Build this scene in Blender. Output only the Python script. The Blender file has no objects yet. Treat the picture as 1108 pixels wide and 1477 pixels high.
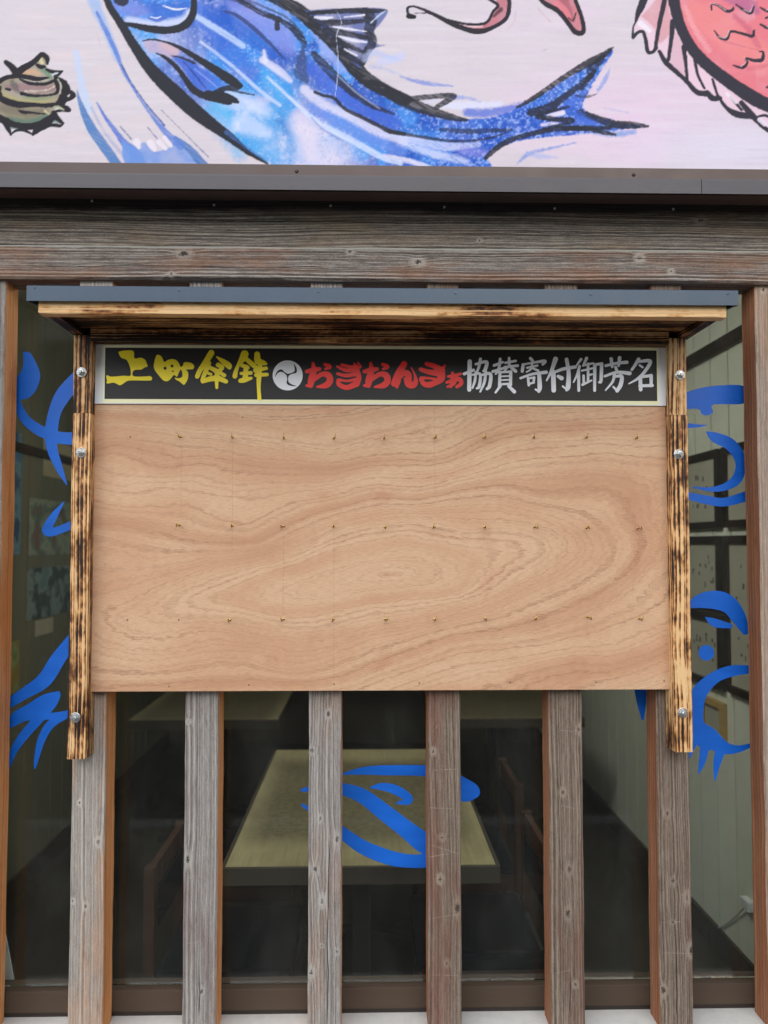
import bpy, bmesh, math, random
import numpy as np
from mathutils import Vector, Matrix, Euler

# ------------------------------------------------------------------ camera, world, sun, exposure
scn = bpy.context.scene
COL = scn.collection
R = math.radians
CAM = Vector((0.0, -1.95, 1.60))
PITCH, YAW = 2.35, -1.2
cam_d = bpy.data.cameras.new('camera')
cam = bpy.data.objects.new('camera', cam_d)
COL.objects.link(cam)
cam.location = CAM
cam.rotation_euler = (R(90 + PITCH), 0, R(YAW))
cam_d.sensor_fit = 'VERTICAL'
cam_d.sensor_height = 36.0
cam_d.lens = 27.04
cam_d.dof.use_dof = True
cam_d.dof.focus_distance = 1.95
cam_d.dof.aperture_fstop = 2.2
cam_d.clip_start = 0.02
cam_d.clip_end = 2000
scn.camera = cam
scn.render.resolution_x, scn.render.resolution_y = 768, 1024

SUN_EL, SUN_AZ = 26.0, -20.0          # sun high behind the camera, veiled by cloud
world = bpy.data.worlds.new('World')
scn.world = world
world.use_nodes = True
wn = world.node_tree
wn.nodes.clear()
w_out = wn.nodes.new('ShaderNodeOutputWorld')
w_bg = wn.nodes.new('ShaderNodeBackground')
w_sky = wn.nodes.new('ShaderNodeTexSky')
w_sky.sky_type = 'NISHITA'
w_sky.sun_disc = False
w_sky.sun_elevation = R(SUN_EL)
w_sky.sun_rotation = R(180 + SUN_AZ)
w_sky.air_density = 1.0
w_sky.dust_density = 1.0
w_sky.ozone_density = 1.0
w_bg.inputs['Strength'].default_value = 0.05
wn.links.new(w_sky.outputs[0], w_bg.inputs['Color'])
wn.links.new(w_bg.outputs[0], w_out.inputs['Surface'])

sun_d = bpy.data.lights.new('sun', 'SUN')
sun_d.energy = 1.5
sun_d.angle = R(95)
sun_d.color = (1.0, 0.97, 0.93)
sun = bpy.data.objects.new('sun', sun_d)
COL.objects.link(sun)
sun.location = (0, -6, 8)
_az = R(SUN_AZ)
_to = Vector((math.sin(_az) * math.cos(R(SUN_EL)), -math.cos(_az) * math.cos(R(SUN_EL)), math.sin(R(SUN_EL))))
sun.rotation_euler = _to.to_track_quat('Z', 'Y').to_euler()

scn.view_settings.view_transform = 'Standard'
scn.view_settings.look = 'None'
scn.view_settings.gamma = 1.0
scn.view_settings.use_curve_mapping = False
scn.view_settings.exposure = 1.70

# ------------------------------------------------------------------ survey helpers: a measured point on a real plane
FPX = 1477 * 27.04 / 36.0
RM = Euler((R(90 + PITCH), 0, R(YAW)), 'XYZ').to_matrix()
def ray(px, py):
    return RM @ Vector(((px - 554) / FPX, -(py - 738.5) / FPX, -1.0))
def U(px, py, Y=0.0):                # point on the plane y = Y
    d = ray(px, py)
    return CAM + d * ((Y - CAM.y) / d.y)
def UX(px, py, X):                   # point on a side wall x = X
    d = ray(px, py)
    return CAM + d * ((X - CAM.x) / d.x)
RMn = np.array(RM)
def project(P):                      # world points (n,3) -> survey coordinates
    q = (P - np.array(CAM)) @ RMn
    return 554 + FPX * q[:, 0] / -q[:, 2], 738.5 - FPX * q[:, 1] / -q[:, 2]

# ------------------------------------------------------------------ object helpers
def tag(o, label=None, cat=None, group=None, kind=None):
    if label: o['label'] = label
    if cat: o['category'] = cat
    if group: o['group'] = group
    if kind: o['kind'] = kind
    return o
def empty(name, loc, label, cat, group=None):
    o = bpy.data.objects.new(name, None)
    o.empty_display_size = 0.05
    o.location = loc
    COL.objects.link(o)
    return tag(o, label, cat, group)
def wloc(o):
    v = Vector((0, 0, 0))
    while o is not None:
        v = v + o.location
        o = o.parent
    return v
def link(name, me, origin, parent=None):
    o = bpy.data.objects.new(name, me)
    COL.objects.link(o)
    if parent is not None:
        o.parent = parent
        o.location = Vector(origin) - wloc(parent)
    else:
        o.location = origin
    return o
def mesh(name, verts, faces, mats, parent=None, origin=None, midx=None, smooth=False):
    """world-space verts; the object's origin is put at their centre"""
    v = np.array(verts, dtype=float)
    if origin is None:
        origin = (v.min(0) + v.max(0)) / 2
    origin = Vector(origin)
    me = bpy.data.meshes.new(name)
    me.from_pydata((v - np.array(origin)).tolist(), [], faces)
    if not isinstance(mats, (list, tuple)):
        mats = [mats]
    for m in mats:
        me.materials.append(m)
    if midx is not None:
        me.polygons.foreach_set('material_index', midx)
    if smooth:
        me.polygons.foreach_set('use_smooth', [True] * len(me.polygons))
    me.validate()
    me.update()
    return link(name, me, origin, parent)
def from_bm(name, bm, mat, parent=None, origin=None, smooth=False):
    bm.normal_update()
    if origin is None:
        c = [v.co for v in bm.verts]
        lo = Vector([min(a[i] for a in c) for i in range(3)])
        hi = Vector([max(a[i] for a in c) for i in range(3)])
        origin = (lo + hi) / 2
    origin = Vector(origin)
    bmesh.ops.translate(bm, verts=bm.verts, vec=-origin)
    me = bpy.data.meshes.new(name)
    bm.to_mesh(me)
    bm.free()
    for m in (mat if isinstance(mat, (list, tuple)) else [mat]):
        me.materials.append(m)
    if smooth:
        me.polygons.foreach_set('use_smooth', [True] * len(me.polygons))
    return link(name, me, origin, parent)
def bm_box(bm, x0, x1, y0, y1, z0, z1, bevel=0.0):
    b = bmesh.new()
    bmesh.ops.create_cube(b, size=1)
    for v in b.verts:
        v.co = Vector(((x0 + x1) / 2 + v.co.x * (x1 - x0), (y0 + y1) / 2 + v.co.y * (y1 - y0), (z0 + z1) / 2 + v.co.z * (z1 - z0)))
    if bevel > 0:
        bmesh.ops.bevel(b, geom=b.edges[:], offset=bevel, segments=2, profile=0.7, affect='EDGES')
    me = bpy.data.meshes.new('tmp')
    b.to_mesh(me); b.free()
    bm.from_mesh(me)
    bpy.data.meshes.remove(me)
def box(name, x0, x1, y0, y1, z0, z1, mat, parent=None, bevel=0.0):
    bm = bmesh.new()
    bm_box(bm, x0, x1, y0, y1, z0, z1, bevel)
    return from_bm(name, bm, mat, parent)
RNG = random.Random(7)
def timber(name, x0, x1, y0, y1, z0, z1, axis, mats, parent=None, bevel=0.002, seg=0.05, jit=0.0006, cut=0.0):
    """sawn bar with softened, slightly uneven edges; mats[0] front/back/ends, mats[-1] the two flanks"""
    L0, L1 = (z0, z1) if axis == 'z' else ((x0, x1) if axis == 'x' else (y0, y1))
    if axis == 'z': a0, a1, b0, b1 = x0, x1, y0, y1
    elif axis == 'x': a0, a1, b0, b1 = z0, z1, y0, y1
    else: a0, a1, b0, b1 = x0, x1, z0, z1
    c = bevel
    sec = [(a0 + c, b0), (a1 - c, b0), (a1, b0 + c), (a1, b1 - c), (a1 - c, b1), (a0 + c, b1), (a0, b1 - c), (a0, b0 + c)]
    n = max(2, int((L1 - L0) / seg))
    V, F, MI = [], [], []
    ph = [RNG.uniform(0, 6.28) for _ in range(8)]
    for i in range(n + 1):
        t = L0 + (L1 - L0) * i / n
        for k, (a, b) in enumerate(sec):
            ja = jit * (math.sin(t * 17 + ph[k]) + RNG.uniform(-1, 1))
            jb = jit * 0.5 * (math.sin(t * 11 + ph[k] * 2) + RNG.uniform(-1, 1))
            if axis == 'z': V.append((a + ja, b + jb, t))
            elif axis == 'x': V.append((t, b + jb, a + ja))
            else: V.append((a + ja, t, b + jb))
    side = {2, 6}
    for i in range(n):
        for k in range(8):
            k2 = (k + 1) % 8
            f = (i * 8 + k, i * 8 + k2, (i + 1) * 8 + k2, (i + 1) * 8 + k)
            F.append(f if axis != 'x' else f[::-1])
            MI.append(1 if (len(mats) > 1 and k in side) else 0)
    bot = tuple(range(8)); top = tuple(n * 8 + k for k in range(8))
    F.append(bot[::-1] if axis != 'x' else bot); F.append(top if axis != 'x' else top[::-1])
    MI += [0, 0]
    o = mesh(name, V, F, list(mats), parent, midx=MI)
    b = bmesh.new(); b.from_mesh(o.data)
    bmesh.ops.recalc_face_normals(b, faces=b.faces[:])
    b.to_mesh(o.data); b.free()
    return o
def lathe_bm(bm, c, axis, prof, n=16):
    """prof: list of (radius, along) ; axis: unit vector"""
    ax = Vector(axis).normalized()
    q = ax.to_track_quat('Z', 'Y')
    rings = []
    for r, h in prof:
        rings.append([bm.verts.new(Vector(c) + q @ Vector((r * math.cos(6.28319 * k / n), r * math.sin(6.28319 * k / n), h))) for k in range(n)])
    for A, B in zip(rings, rings[1:]):
        for k in range(n):
            bm.faces.new((A[k], A[(k + 1) % n], B[(k + 1) % n], B[k]))
    bm.faces.new(rings[0][::-1]); bm.faces.new(rings[-1])
def tube_bm(bm, pts, r, n=8):
    pts = [Vector(p) for p in pts]
    rings = []
    for i, p in enumerate(pts):
        d = (pts[min(i + 1, len(pts) - 1)] - pts[max(i - 1, 0)]).normalized()
        q = d.to_track_quat('Z', 'Y')
        rr = r[i] if isinstance(r, (list, tuple)) else r
        rings.append([bm.verts.new(p + q @ Vector((rr * math.cos(6.28319 * k / n), rr * math.sin(6.28319 * k / n), 0))) for k in range(n)])
    for A, B in zip(rings, rings[1:]):
        best = min(range(n), key=lambda s: sum((A[k].co - B[(k + s) % n].co).length for k in range(n)))
        for k in range(n):
            bm.faces.new((A[k], A[(k + 1) % n], B[(k + 1 + best) % n], B[(k + best) % n]))
    bm.faces.new(rings[0][::-1]); bm.faces.new(rings[-1])

# ------------------------------------------------------------------ shader helpers
def srgb(r, g, b):
    f = lambda c: (c / 255 / 12.92) if c / 255 <= 0.04045 else ((c / 255 + 0.055) / 1.055) ** 2.4
    return (f(r), f(g), f(b), 1.0)
class Mat:
    def __init__(s, name, rough=0.6, metallic=0.0, spec=0.5, color=None):
        s.m = bpy.data.materials.new(name)
        s.m.use_nodes = True
        s.nt = s.m.node_tree
        s.nt.nodes.clear()
        s.out = s.nt.nodes.new('ShaderNodeOutputMaterial')
        s.p = s.nt.nodes.new('ShaderNodeBsdfPrincipled')
        s.p.inputs['Roughness'].default_value = rough
        s.p.inputs['Metallic'].default_value = metallic
        s.p.inputs['Specular IOR Level'].default_value = spec
        if color: s.p.inputs['Base Color'].default_value = color
        s.nt.links.new(s.p.outputs[0], s.out.inputs['Surface'])
    def put(s, inp, v):
        if hasattr(v, 'is_output') or isinstance(v, bpy.types.NodeSocket):
            s.nt.links.new(v, inp)
        else:
            inp.default_value = v
    def math(s, op, a, b=None, c=None, clamp=False):
        n = s.nt.nodes.new('ShaderNodeMath'); n.operation = op; n.use_clamp = clamp
        s.put(n.inputs[0], a)
        if b is not None: s.put(n.inputs[1], b)
        if c is not None: s.put(n.inputs[2], c)
        return n.outputs[0]
    def coords(s, rand=True):
        tc = s.nt.nodes.new('ShaderNodeTexCoord')
        sep = s.nt.nodes.new('ShaderNodeSeparateXYZ')
        s.nt.links.new(tc.outputs['Object'], sep.inputs[0])
        oi = s.nt.nodes.new('ShaderNodeObjectInfo')
        s.rnd = s.math('MULTIPLY', oi.outputs['Random'], 31.7)
        return sep.outputs[0], sep.outputs[1], sep.outputs[2]
    def xyz(s, x, y, z):
        n = s.nt.nodes.new('ShaderNodeCombineXYZ')
        s.put(n.inputs[0], x); s.put(n.inputs[1], y); s.put(n.inputs[2], z)
        return n.outputs[0]
    def noise(s, vec, scale=1.0, detail=2.0, rough=0.5, dist=0.0):
        n = s.nt.nodes.new('ShaderNodeTexNoise')
        s.put(n.inputs['Vector'], vec)
        n.inputs['Scale'].default_value = scale; n.inputs['Detail'].default_value = detail
        n.inputs['Roughness'].default_value = rough; n.inputs['Distortion'].default_value = dist
        return n.outputs[0]
    def noise1(s, w, detail=2.0, rough=0.5):
        n = s.nt.nodes.new('ShaderNodeTexNoise'); n.noise_dimensions = '1D'
        s.put(n.inputs['W'], w); n.inputs['Scale'].default_value = 1.0
        n.inputs['Detail'].default_value = detail; n.inputs['Roughness'].default_value = rough
        return n.outputs[0]
    def ramp(s, f, stops, interp='LINEAR'):
        n = s.nt.nodes.new('ShaderNodeValToRGB')
        n.color_ramp.interpolation = interp
        e = n.color_ramp.elements
        while len(e) < len(stops): e.new(0.5)
        for i, (p, c) in enumerate(stops):
            e[i].position = p
            e[i].color = c if isinstance(c, (tuple, list)) else (c, c, c, 1)
        s.put(n.inputs[0], f)
        return n.outputs[0]
    def mapr(s, f, a, b, c=0.0, d=1.0, smooth=True):
        n = s.nt.nodes.new('ShaderNodeMapRange')
        n.interpolation_type = 'SMOOTHSTEP' if smooth else 'LINEAR'
        s.put(n.inputs[0], f)
        for i, v in enumerate((a, b, c, d)): s.put(n.inputs[i + 1], v)
        return n.outputs[0]
    def mix(s, f, a, b, mode='MIX'):
        n = s.nt.nodes.new('ShaderNodeMix'); n.data_type = 'RGBA'; n.blend_type = mode
        s.put(n.inputs[0], f); s.put(n.inputs[6], a); s.put(n.inputs[7], b)
        return n.outputs[2]
    def bump(s, h, strength=0.3, dist=0.002):
        n = s.nt.nodes.new('ShaderNodeBump')
        n.inputs['Strength'].default_value = strength; n.inputs['Distance'].default_value = dist
        s.put(n.inputs['Height'], h)
        s.nt.links.new(n.outputs[0], s.p.inputs['Normal'])
    def base(s, c): s.put(s.p.inputs['Base Color'], c)
    def rough(s, c): s.put(s.p.inputs['Roughness'], c)
# ------------------------------------------------------------------ materials
def simple(name, col, rough=0.5, metallic=0.0, var=0.12, scale=30.0, bump=0.0, spec=0.5, stretch=(1, 1, 1)):
    m = Mat(name, rough, metallic, spec)
    x, y, z = m.coords()
    v = m.xyz(m.math('MULTIPLY_ADD', x, stretch[0], m.rnd), m.math('MULTIPLY', y, stretch[1]), m.math('MULTIPLY', z, stretch[2]))
    n = m.noise(v, scale, 5, 0.6)
    n2 = m.noise(v, scale * 0.12, 3, 0.5)
    f = m.math('ADD', m.math('MULTIPLY', n, 0.6), m.math('MULTIPLY', n2, 0.4))
    lo = tuple(c * (1 - var) for c in col[:3]) + (1,)
    hi = tuple(min(1, c * (1 + var)) for c in col[:3]) + (1,)
    m.base(m.ramp(f, [(0.3, lo), (0.7, hi)]))
    rv = min(0.1, var * 0.7)
    m.rough(m.mapr(f, 0.3, 0.7, max(0.02, rough - rv), min(1, rough + rv)))
    if bump: m.bump(n, bump, 0.001)
    return m.m

def timber_mat(name, axis, dark, mid, light, warm, warm_amt=0.4, spacing=0.006, knots=(), cracks=(), scratches=(),
               flank=False, tint=1.0, topdark=None, rough=0.85, worn_lit_top=None, wavy=0.03):
    """weathered sawn softwood: growth lines that run along the piece and part round the knots"""
    m = Mat(name, rough, 0.0, 0.25)
    x, y, z = m.coords()
    if axis == 'z': A, B, D = z, x, y
    else: A, B, D = x, z, y
    Bc = m.math('ADD', B, m.math('MULTIPLY', D, 0.9))
    slow = m.xyz(m.math('MULTIPLY_ADD', Bc, 5.0, m.rnd), m.math('MULTIPLY', D, 5.0), m.math('MULTIPLY', A, 1.3))
    warp = m.math('SUBTRACT', m.noise(slow, 1.0, 2, 0.5), 0.5)
    med = m.xyz(m.math('MULTIPLY_ADD', Bc, 20.0, m.rnd), m.math('MULTIPLY', D, 20.0), m.math('MULTIPLY', A, 7.0))
    warp2 = m.math('SUBTRACT', m.noise(med, 1.0, 2, 0.5), 0.5)
    f = m.math('DIVIDE', m.math('ADD', m.math('ADD', Bc, m.math('MULTIPLY', warp, wavy)), m.math('MULTIPLY', warp2, 0.0012)), spacing)
    core = rim = None
    for i, (b, a, r) in enumerate(knots):
        db = m.math('DIVIDE', m.math('SUBTRACT', B, b), r)
        kr = random.Random(int(abs(a) * 7919 + abs(b) * 104729 * 10))
        r = r * kr.uniform(0.75, 1.15); el = kr.uniform(1.1, 2.1); cs = kr.uniform(0.5, 1.0); rw = kr.uniform(0.35, 0.8)
        da = m.math('DIVIDE', m.math('SUBTRACT', A, a), r * el)
        d2 = m.math('ADD', m.math('MULTIPLY', db, db), m.math('MULTIPLY', da, da))
        d = m.math('SQRT', d2)
        d = m.math('ADD', d, m.math('MULTIPLY', m.math('SUBTRACT', m.noise(m.xyz(m.math('MULTIPLY', B, 260.0), i * 3.3, m.math('MULTIPLY', A, 260.0)), 1.0, 2), 0.5), 1.3))
        g = m.math('POWER', 2.718, m.math('MULTIPLY', d2, -0.4))
        sgn = m.math('SIGN', db)
        f = m.math('ADD', f, m.math('MULTIPLY', m.math('MULTIPLY', g, sgn), 0.5 * r / spacing))
        c = m.math('MULTIPLY', m.mapr(d, 0.70 * cs, 0.22 * cs), kr.uniform(0.6, 1.0))
        q = m.math('MULTIPLY', m.mapr(d, 1.6, 0.6), rw)
        core = c if core is None else m.math('MAXIMUM', core, c)
        rim = q if rim is None else m.math('MAXIMUM', rim, q)
    f = m.math('ADD', f, m.math('MULTIPLY', m.rnd, 3.1))
    rings = m.noise1(f, 3.0, 0.62)
    lines = m.mapr(rings, 0.34, 0.66, 0.0, 1.0, False)
    fv = m.xyz(m.math('MULTIPLY_ADD', Bc, 520.0, m.rnd), m.math('MULTIPLY', D, 300.0), m.math('MULTIPLY', A, 30.0))
    fibre = m.noise(fv, 1.0, 4, 0.7)
    spk = m.noise(m.xyz(m.math('MULTIPLY_ADD', Bc, 620.0, m.rnd), m.math('MULTIPLY', D, 500.0), m.math('MULTIPLY', A, 210.0)), 1.0, 3, 0.7)
    fv2 = m.xyz(m.math('MULTIPLY_ADD', Bc, 130.0, m.rnd), m.math('MULTIPLY', D, 90.0), m.math('MULTIPLY', A, 8.0))
    fibre2 = m.noise(fv2, 1.0, 4, 0.7)
    tone = m.math('ADD', m.math('MULTIPLY', lines, 0.24), m.math('ADD', m.math('MULTIPLY', spk, 0.30), m.math('ADD', m.math('MULTIPLY', fibre, 0.46), m.math('MULTIPLY', fibre2, 0.30))))
    col = m.ramp(tone, [(0.38, dark), (0.62, mid), (0.84, light)])
    pv = m.xyz(m.math('MULTIPLY_ADD', Bc, 16.0, m.rnd), m.math('MULTIPLY', D, 9.0), m.math('MULTIPLY', A, 3.2))
    patch = m.noise(pv, 1.0, 4, 0.6)
    pf = m.math('MULTIPLY', m.mapr(patch, 0.45, 0.68), warm_amt)
    wcol = m.mix(m.mapr(tone, 0.35, 0.85), tuple(c * 0.55 for c in warm[:3]) + (1,), warm)
    col = m.mix(pf, col, wcol)
    # blotches of grime
    bl = m.noise(m.xyz(m.math('MULTIPLY_ADD', Bc, 40.0, m.rnd), m.math('MULTIPLY', D, 40.0), m.math('MULTIPLY', A, 12.0)), 1.0, 5, 0.65)
    col = m.mix(m.math('MULTIPLY', m.mapr(bl, 0.55, 0.75), 0.35), col, tuple(c * 0.6 for c in dark[:3]) + (1,))
    h = m.math('ADD', m.math('MULTIPLY', lines, 0.5), m.math('ADD', m.math('MULTIPLY', fibre, 0.7), m.math('MULTIPLY', spk, 0.25)))
    if core is not None:
        col = m.mix(rim, col, light)
        col = m.mix(m.math('MULTIPLY', core, 0.9), col, (dark[0] * 0.35, dark[1] * 0.3, dark[2] * 0.25, 1))
        h = m.math('SUBTRACT', m.math('ADD', h, m.math('MULTIPLY', rim, 0.5)), m.math('MULTIPLY', core, 1.4))
    for (b, a0, a1, w) in cracks:
        wob = m.math('MULTIPLY', m.math('SUBTRACT', m.noise(m.xyz(0.3, b * 50, m.math('MULTIPLY', A, 6.0)), 1.0, 3), 0.5), 0.018)
        dd = m.math('ABSOLUTE', m.math('ADD', m.math('SUBTRACT', B, b), wob))
        e = m.math('MULTIPLY', m.mapr(dd, w, w * 0.4), m.math('MULTIPLY', m.mapr(A, a0, a0 + 0.05), m.mapr(A, a1, a1 - 0.05)))
        col = m.mix(e, col, (0.012, 0.010, 0.009, 1))
        h = m.math('SUBTRACT', h, m.math('MULTIPLY', e, 2.0))
    for (b0, b1, a, sl) in scratches:
        dd = m.math('ABSOLUTE', m.math('SUBTRACT', m.math('SUBTRACT', A, a), m.math('ADD', m.math('MULTIPLY', B, sl), m.math('MULTIPLY', fibre2, 0.003))))
        e = m.math('MULTIPLY', m.mapr(dd, 0.0011, 0.0004), m.math('MULTIPLY', m.mapr(B, b0, b0 + 0.006), m.mapr(B, b1, b1 - 0.006)))
        col = m.mix(m.math('MULTIPLY', e, m.math('MULTIPLY', m.mapr(fibre, 0.40, 0.62), 0.7)), col, srgb(176, 166, 152))
    if topdark is not None:            # dark band below the drip edge
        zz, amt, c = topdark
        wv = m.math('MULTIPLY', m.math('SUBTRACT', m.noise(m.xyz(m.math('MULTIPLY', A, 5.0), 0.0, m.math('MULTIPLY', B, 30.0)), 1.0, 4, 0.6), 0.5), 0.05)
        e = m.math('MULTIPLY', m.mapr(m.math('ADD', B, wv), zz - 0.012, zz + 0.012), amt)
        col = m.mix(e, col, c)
    if worn_lit_top is not None:  # pale strip: sky light on the worn chamfer put into the colour
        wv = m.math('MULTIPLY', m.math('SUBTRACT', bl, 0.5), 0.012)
        e = m.mapr(m.math('ADD', B, wv), worn_lit_top - 0.0095, worn_lit_top - 0.0060)
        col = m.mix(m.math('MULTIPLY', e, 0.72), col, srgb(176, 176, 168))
    m.base(col)
    m.bump(h, 0.75, 0.0018)
    return m.m

def burnt_mat(name, axis, char=0.5, seed=0.0, spacing=0.0085, patch_a=14.0, bright=1.0):
    """flame-charred softwood: hard growth lines brushed pale, soft wood between them burnt brown to black"""
    m = Mat(name, 0.62, 0.0, 0.35)
    x, y, z = m.coords()
    if axis == 'z': A, B, D = z, x, y
    elif axis == 'x': A, B, D = x, z, y
    else: A, B, D = y, x, z
    Bc = m.math('ADD', B, m.math('MULTIPLY', D, 0.8))
    warp = m.math('SUBTRACT', m.noise(m.xyz(m.math('MULTIPLY_ADD', Bc, 9.0, m.rnd), seed, m.math('MULTIPLY', A, 2.2)), 1.0, 2), 0.5)
    f = m.math('ADD', m.math('DIVIDE', m.math('ADD', Bc, m.math('MULTIPLY', warp, 0.022)), spacing), m.rnd)
    f = m.math('ADD', f, m.math('MULTIPLY', m.noise1(m.math('MULTIPLY', f, 0.8), 2.0, 0.6), 2.2))
    saw = m.math('FRACT', f)
    ring = m.math('MULTIPLY', m.mapr(saw, 0.12, 0.5), m.mapr(saw, 1.0, 0.84))      # 1 = soft early wood
    fib = m.noise(m.xyz(m.math('MULTIPLY_ADD', Bc, 420.0, m.rnd), m.math('MULTIPLY', D, 200.0), m.math('MULTIPLY', A, 16.0)), 1.0, 3, 0.6)
    pat = m.noise(m.xyz(m.math('MULTIPLY_ADD', Bc, 26.0, m.rnd), m.math('MULTIPLY_ADD', D, 20.0, seed), m.math('MULTIPLY', A, patch_a)), 1.0, 4, 0.55)
    pat2 = m.noise(m.xyz(m.math('MULTIPLY_ADD', Bc, 120.0, m.rnd), m.math('MULTIPLY', D, 60.0), m.math('MULTIPLY', A, 55.0)), 1.0, 3, 0.6)
    b = m.math('ADD', m.math('MULTIPLY', m.math('ADD', m.math('SUBTRACT', pat, 0.5), char - 0.5), 2.5), m.math('MULTIPLY', m.math('SUBTRACT', pat2, 0.5), 0.9))
    b = m.math('ADD', b, m.math('MULTIPLY', m.math('SUBTRACT', ring, 0.5), 0.55))
    b = m.math('ADD', b, m.math('MULTIPLY', m.math('SUBTRACT', fib, 0.5), 0.35))
    big = m.noise(m.xyz(m.math('MULTIPLY_ADD', Bc, 8.0, m.rnd), seed + 3.0, m.math('MULTIPLY', A, 4.5)), 1.0, 2, 0.5)
    b = m.math('ADD', b, m.math('MULTIPLY', m.math('SUBTRACT', big, 0.5), 1.1))
    b = m.math('ADD', b, 0.5)
    k = bright
    sc = lambda r, g, bb: tuple(min(1, c * k) for c in srgb(r, g, bb)[:3]) + (1,)
    col = m.ramp(b, [(0.10, sc(226, 188, 138)), (0.36, sc(203, 152, 96)), (0.55, sc(140, 88, 48)), (0.75, sc(66, 40, 24)), (0.98, sc(28, 20, 17))])
    m.base(col)
    h = m.math('SUBTRACT', m.math('MULTIPLY', fib, 0.4), m.math('MULTIPLY', ring, 0.9))
    m.bump(h, 0.5, 0.0015)
    return m.m

def plywood_mat(name, cx, cz, pencil, s=0.001758):
    """rotary-cut lauan face veneer with one long cathedral figure; cx,cz = figure centre, local metres"""
    m = Mat(name, 0.55, 0.0, 0.3)
    x, y, z = m.coords()
    X = m.math('DIVIDE', m.math('SUBTRACT', x, cx), s)         # survey units, x right
    Z = m.math('DIVIDE', m.math('SUBTRACT', z, cz), s)         # up
    lo = m.noise(m.xyz(m.math('MULTIPLY', X, 0.0042), 2.7, m.math('MULTIPLY', Z, 0.0085)), 1.0, 1.5, 0.4)
    lo2 = m.noise(m.xyz(m.math('MULTIPLY', X, 0.0042), 9.1, m.math('MULTIPLY', Z, 0.0085)), 1.0, 1.5, 0.4)
    Xw = m.math('ADD', X, m.math('MULTIPLY', m.math('SUBTRACT', lo2, 0.5), 150.0))
    Zw = m.math('ADD', m.math('SUBTRACT', Z, m.math('MULTIPLY', Xw, 0.14)), m.math('MULTIPLY', m.math('SUBTRACT', lo, 0.5), 95.0))
    # two nested long figures, the lower one flat
    Xd = m.math('DIVIDE', Xw, m.mapr(Xw, -150.0, 150.0, 5.6, 3.1))
    q = m.math('SQRT', m.math('ADD', m.math('POWER', m.math('ABSOLUTE', Xd), 2.0), m.math('POWER', m.math('ABSOLUTE', Zw), 2.0)))
    dx = m.math('ADD', Xw, 175.0)
    flow = m.math('ADD', m.math('SUBTRACT', m.math('ADD', Z, m.math('MULTIPLY', m.math('SUBTRACT', lo, 0.5), 120.0)), m.math('MULTIPLY', m.math('MULTIPLY', dx, dx), 0.00026)), 40.0)
    up = m.mapr(Zw, 25.0, 190.0, 0.0, 1.0)
    q = m.math('ADD', m.math('MULTIPLY', q, m.math('SUBTRACT', 1.0, up)), m.math('MULTIPLY', flow, up))
    jig = m.noise(m.xyz(m.math('MULTIPLY', X, 0.05), 0.0, m.math('MULTIPLY', Z, 0.13)), 1.0, 3, 0.6)
    q = m.math('ADD', q, m.math('MULTIPLY', m.math('SUBTRACT', jig, 0.5), 9.0))
    band = m.noise1(m.math('MULTIPLY', q, 0.028), 1.0, 0.5)           # broad bands
    line = m.noise1(m.math('MULTIPLY', q, 0.13), 2.0, 0.6)            # growth lines
    fine = m.noise1(m.math('MULTIPLY', q, 0.30), 2.0, 0.6)
    grain = m.noise(m.xyz(m.math('MULTIPLY', x, 55.0), 0.0, m.math('MULTIPLY', m.math('SUBTRACT', z, m.math('MULTIPLY', x, 0.05)), 900.0)), 1.0, 3, 0.6)
    dash = m.noise(m.xyz(m.math('MULTIPLY', x, 38.0), 3.0, m.math('MULTIPLY', m.math('SUBTRACT', z, m.math('MULTIPLY', x, 0.06)), 420.0)), 1.0, 3, 0.65)
    hue = m.noise(m.xyz(m.math('MULTIPLY', X, 0.006), 4.4, m.math('MULTIPLY', Z, 0.014)), 1.0, 3, 0.55)
    base = m.ramp(m.math('ADD', m.math('MULTIPLY', band, 0.6), m.math('MULTIPLY', hue, 0.4)),
                  [(0.30, srgb(188, 142, 110)), (0.44, srgb(203, 161, 128)), (0.58, srgb(214, 180, 147)), (0.74, srgb(201, 151, 120))])
    col = m.mix(m.math('MULTIPLY', m.mapr(grain, 0.38, 0.66), 0.42), base, srgb(166, 126, 98))
    col = m.mix(m.math('MULTIPLY', m.math('MULTIPLY', m.mapr(fine, 0.50, 0.66), m.mapr(dash, 0.35, 0.62, 0.2, 1.0)), 0.34), col, srgb(158, 118, 92))
    ll = m.math('MULTIPLY', m.mapr(line, 0.565, 0.66), m.math('MULTIPLY', m.mapr(hue, 0.30, 0.62, 0.2, 0.8), m.mapr(dash, 0.38, 0.62, 0.1, 1.0)))
    col = m.mix(m.math('MULTIPLY', ll, 0.74), col, srgb(138, 92, 66))
    red = m.mapr(m.noise(m.xyz(m.math('MULTIPLY', X, 0.012), 7.7, m.math('MULTIPLY', q, 0.02)), 1.0, 3, 0.5), 0.60, 0.75)
    col = m.mix(m.math('MULTIPLY', red, 0.34), col, srgb(176, 116, 92))
    # open pores: short dark dashes
    por = m.noise(m.xyz(m.math('MULTIPLY', x, 120.0), 1.0, m.math('MULTIPLY', z, 1500.0)), 1.0, 1, 0.5)
    pd = m.noise(m.xyz(m.math('MULTIPLY', x, 16.0), 5.0, m.math('MULTIPLY', q, 0.06)), 1.0, 3, 0.6)
    pf = m.math('MULTIPLY', m.mapr(por, 0.63, 0.74), m.mapr(pd, 0.5, 0.66))
    col = m.mix(m.math('MULTIPLY', pf, 0.75), col, srgb(92, 58, 40))
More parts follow.
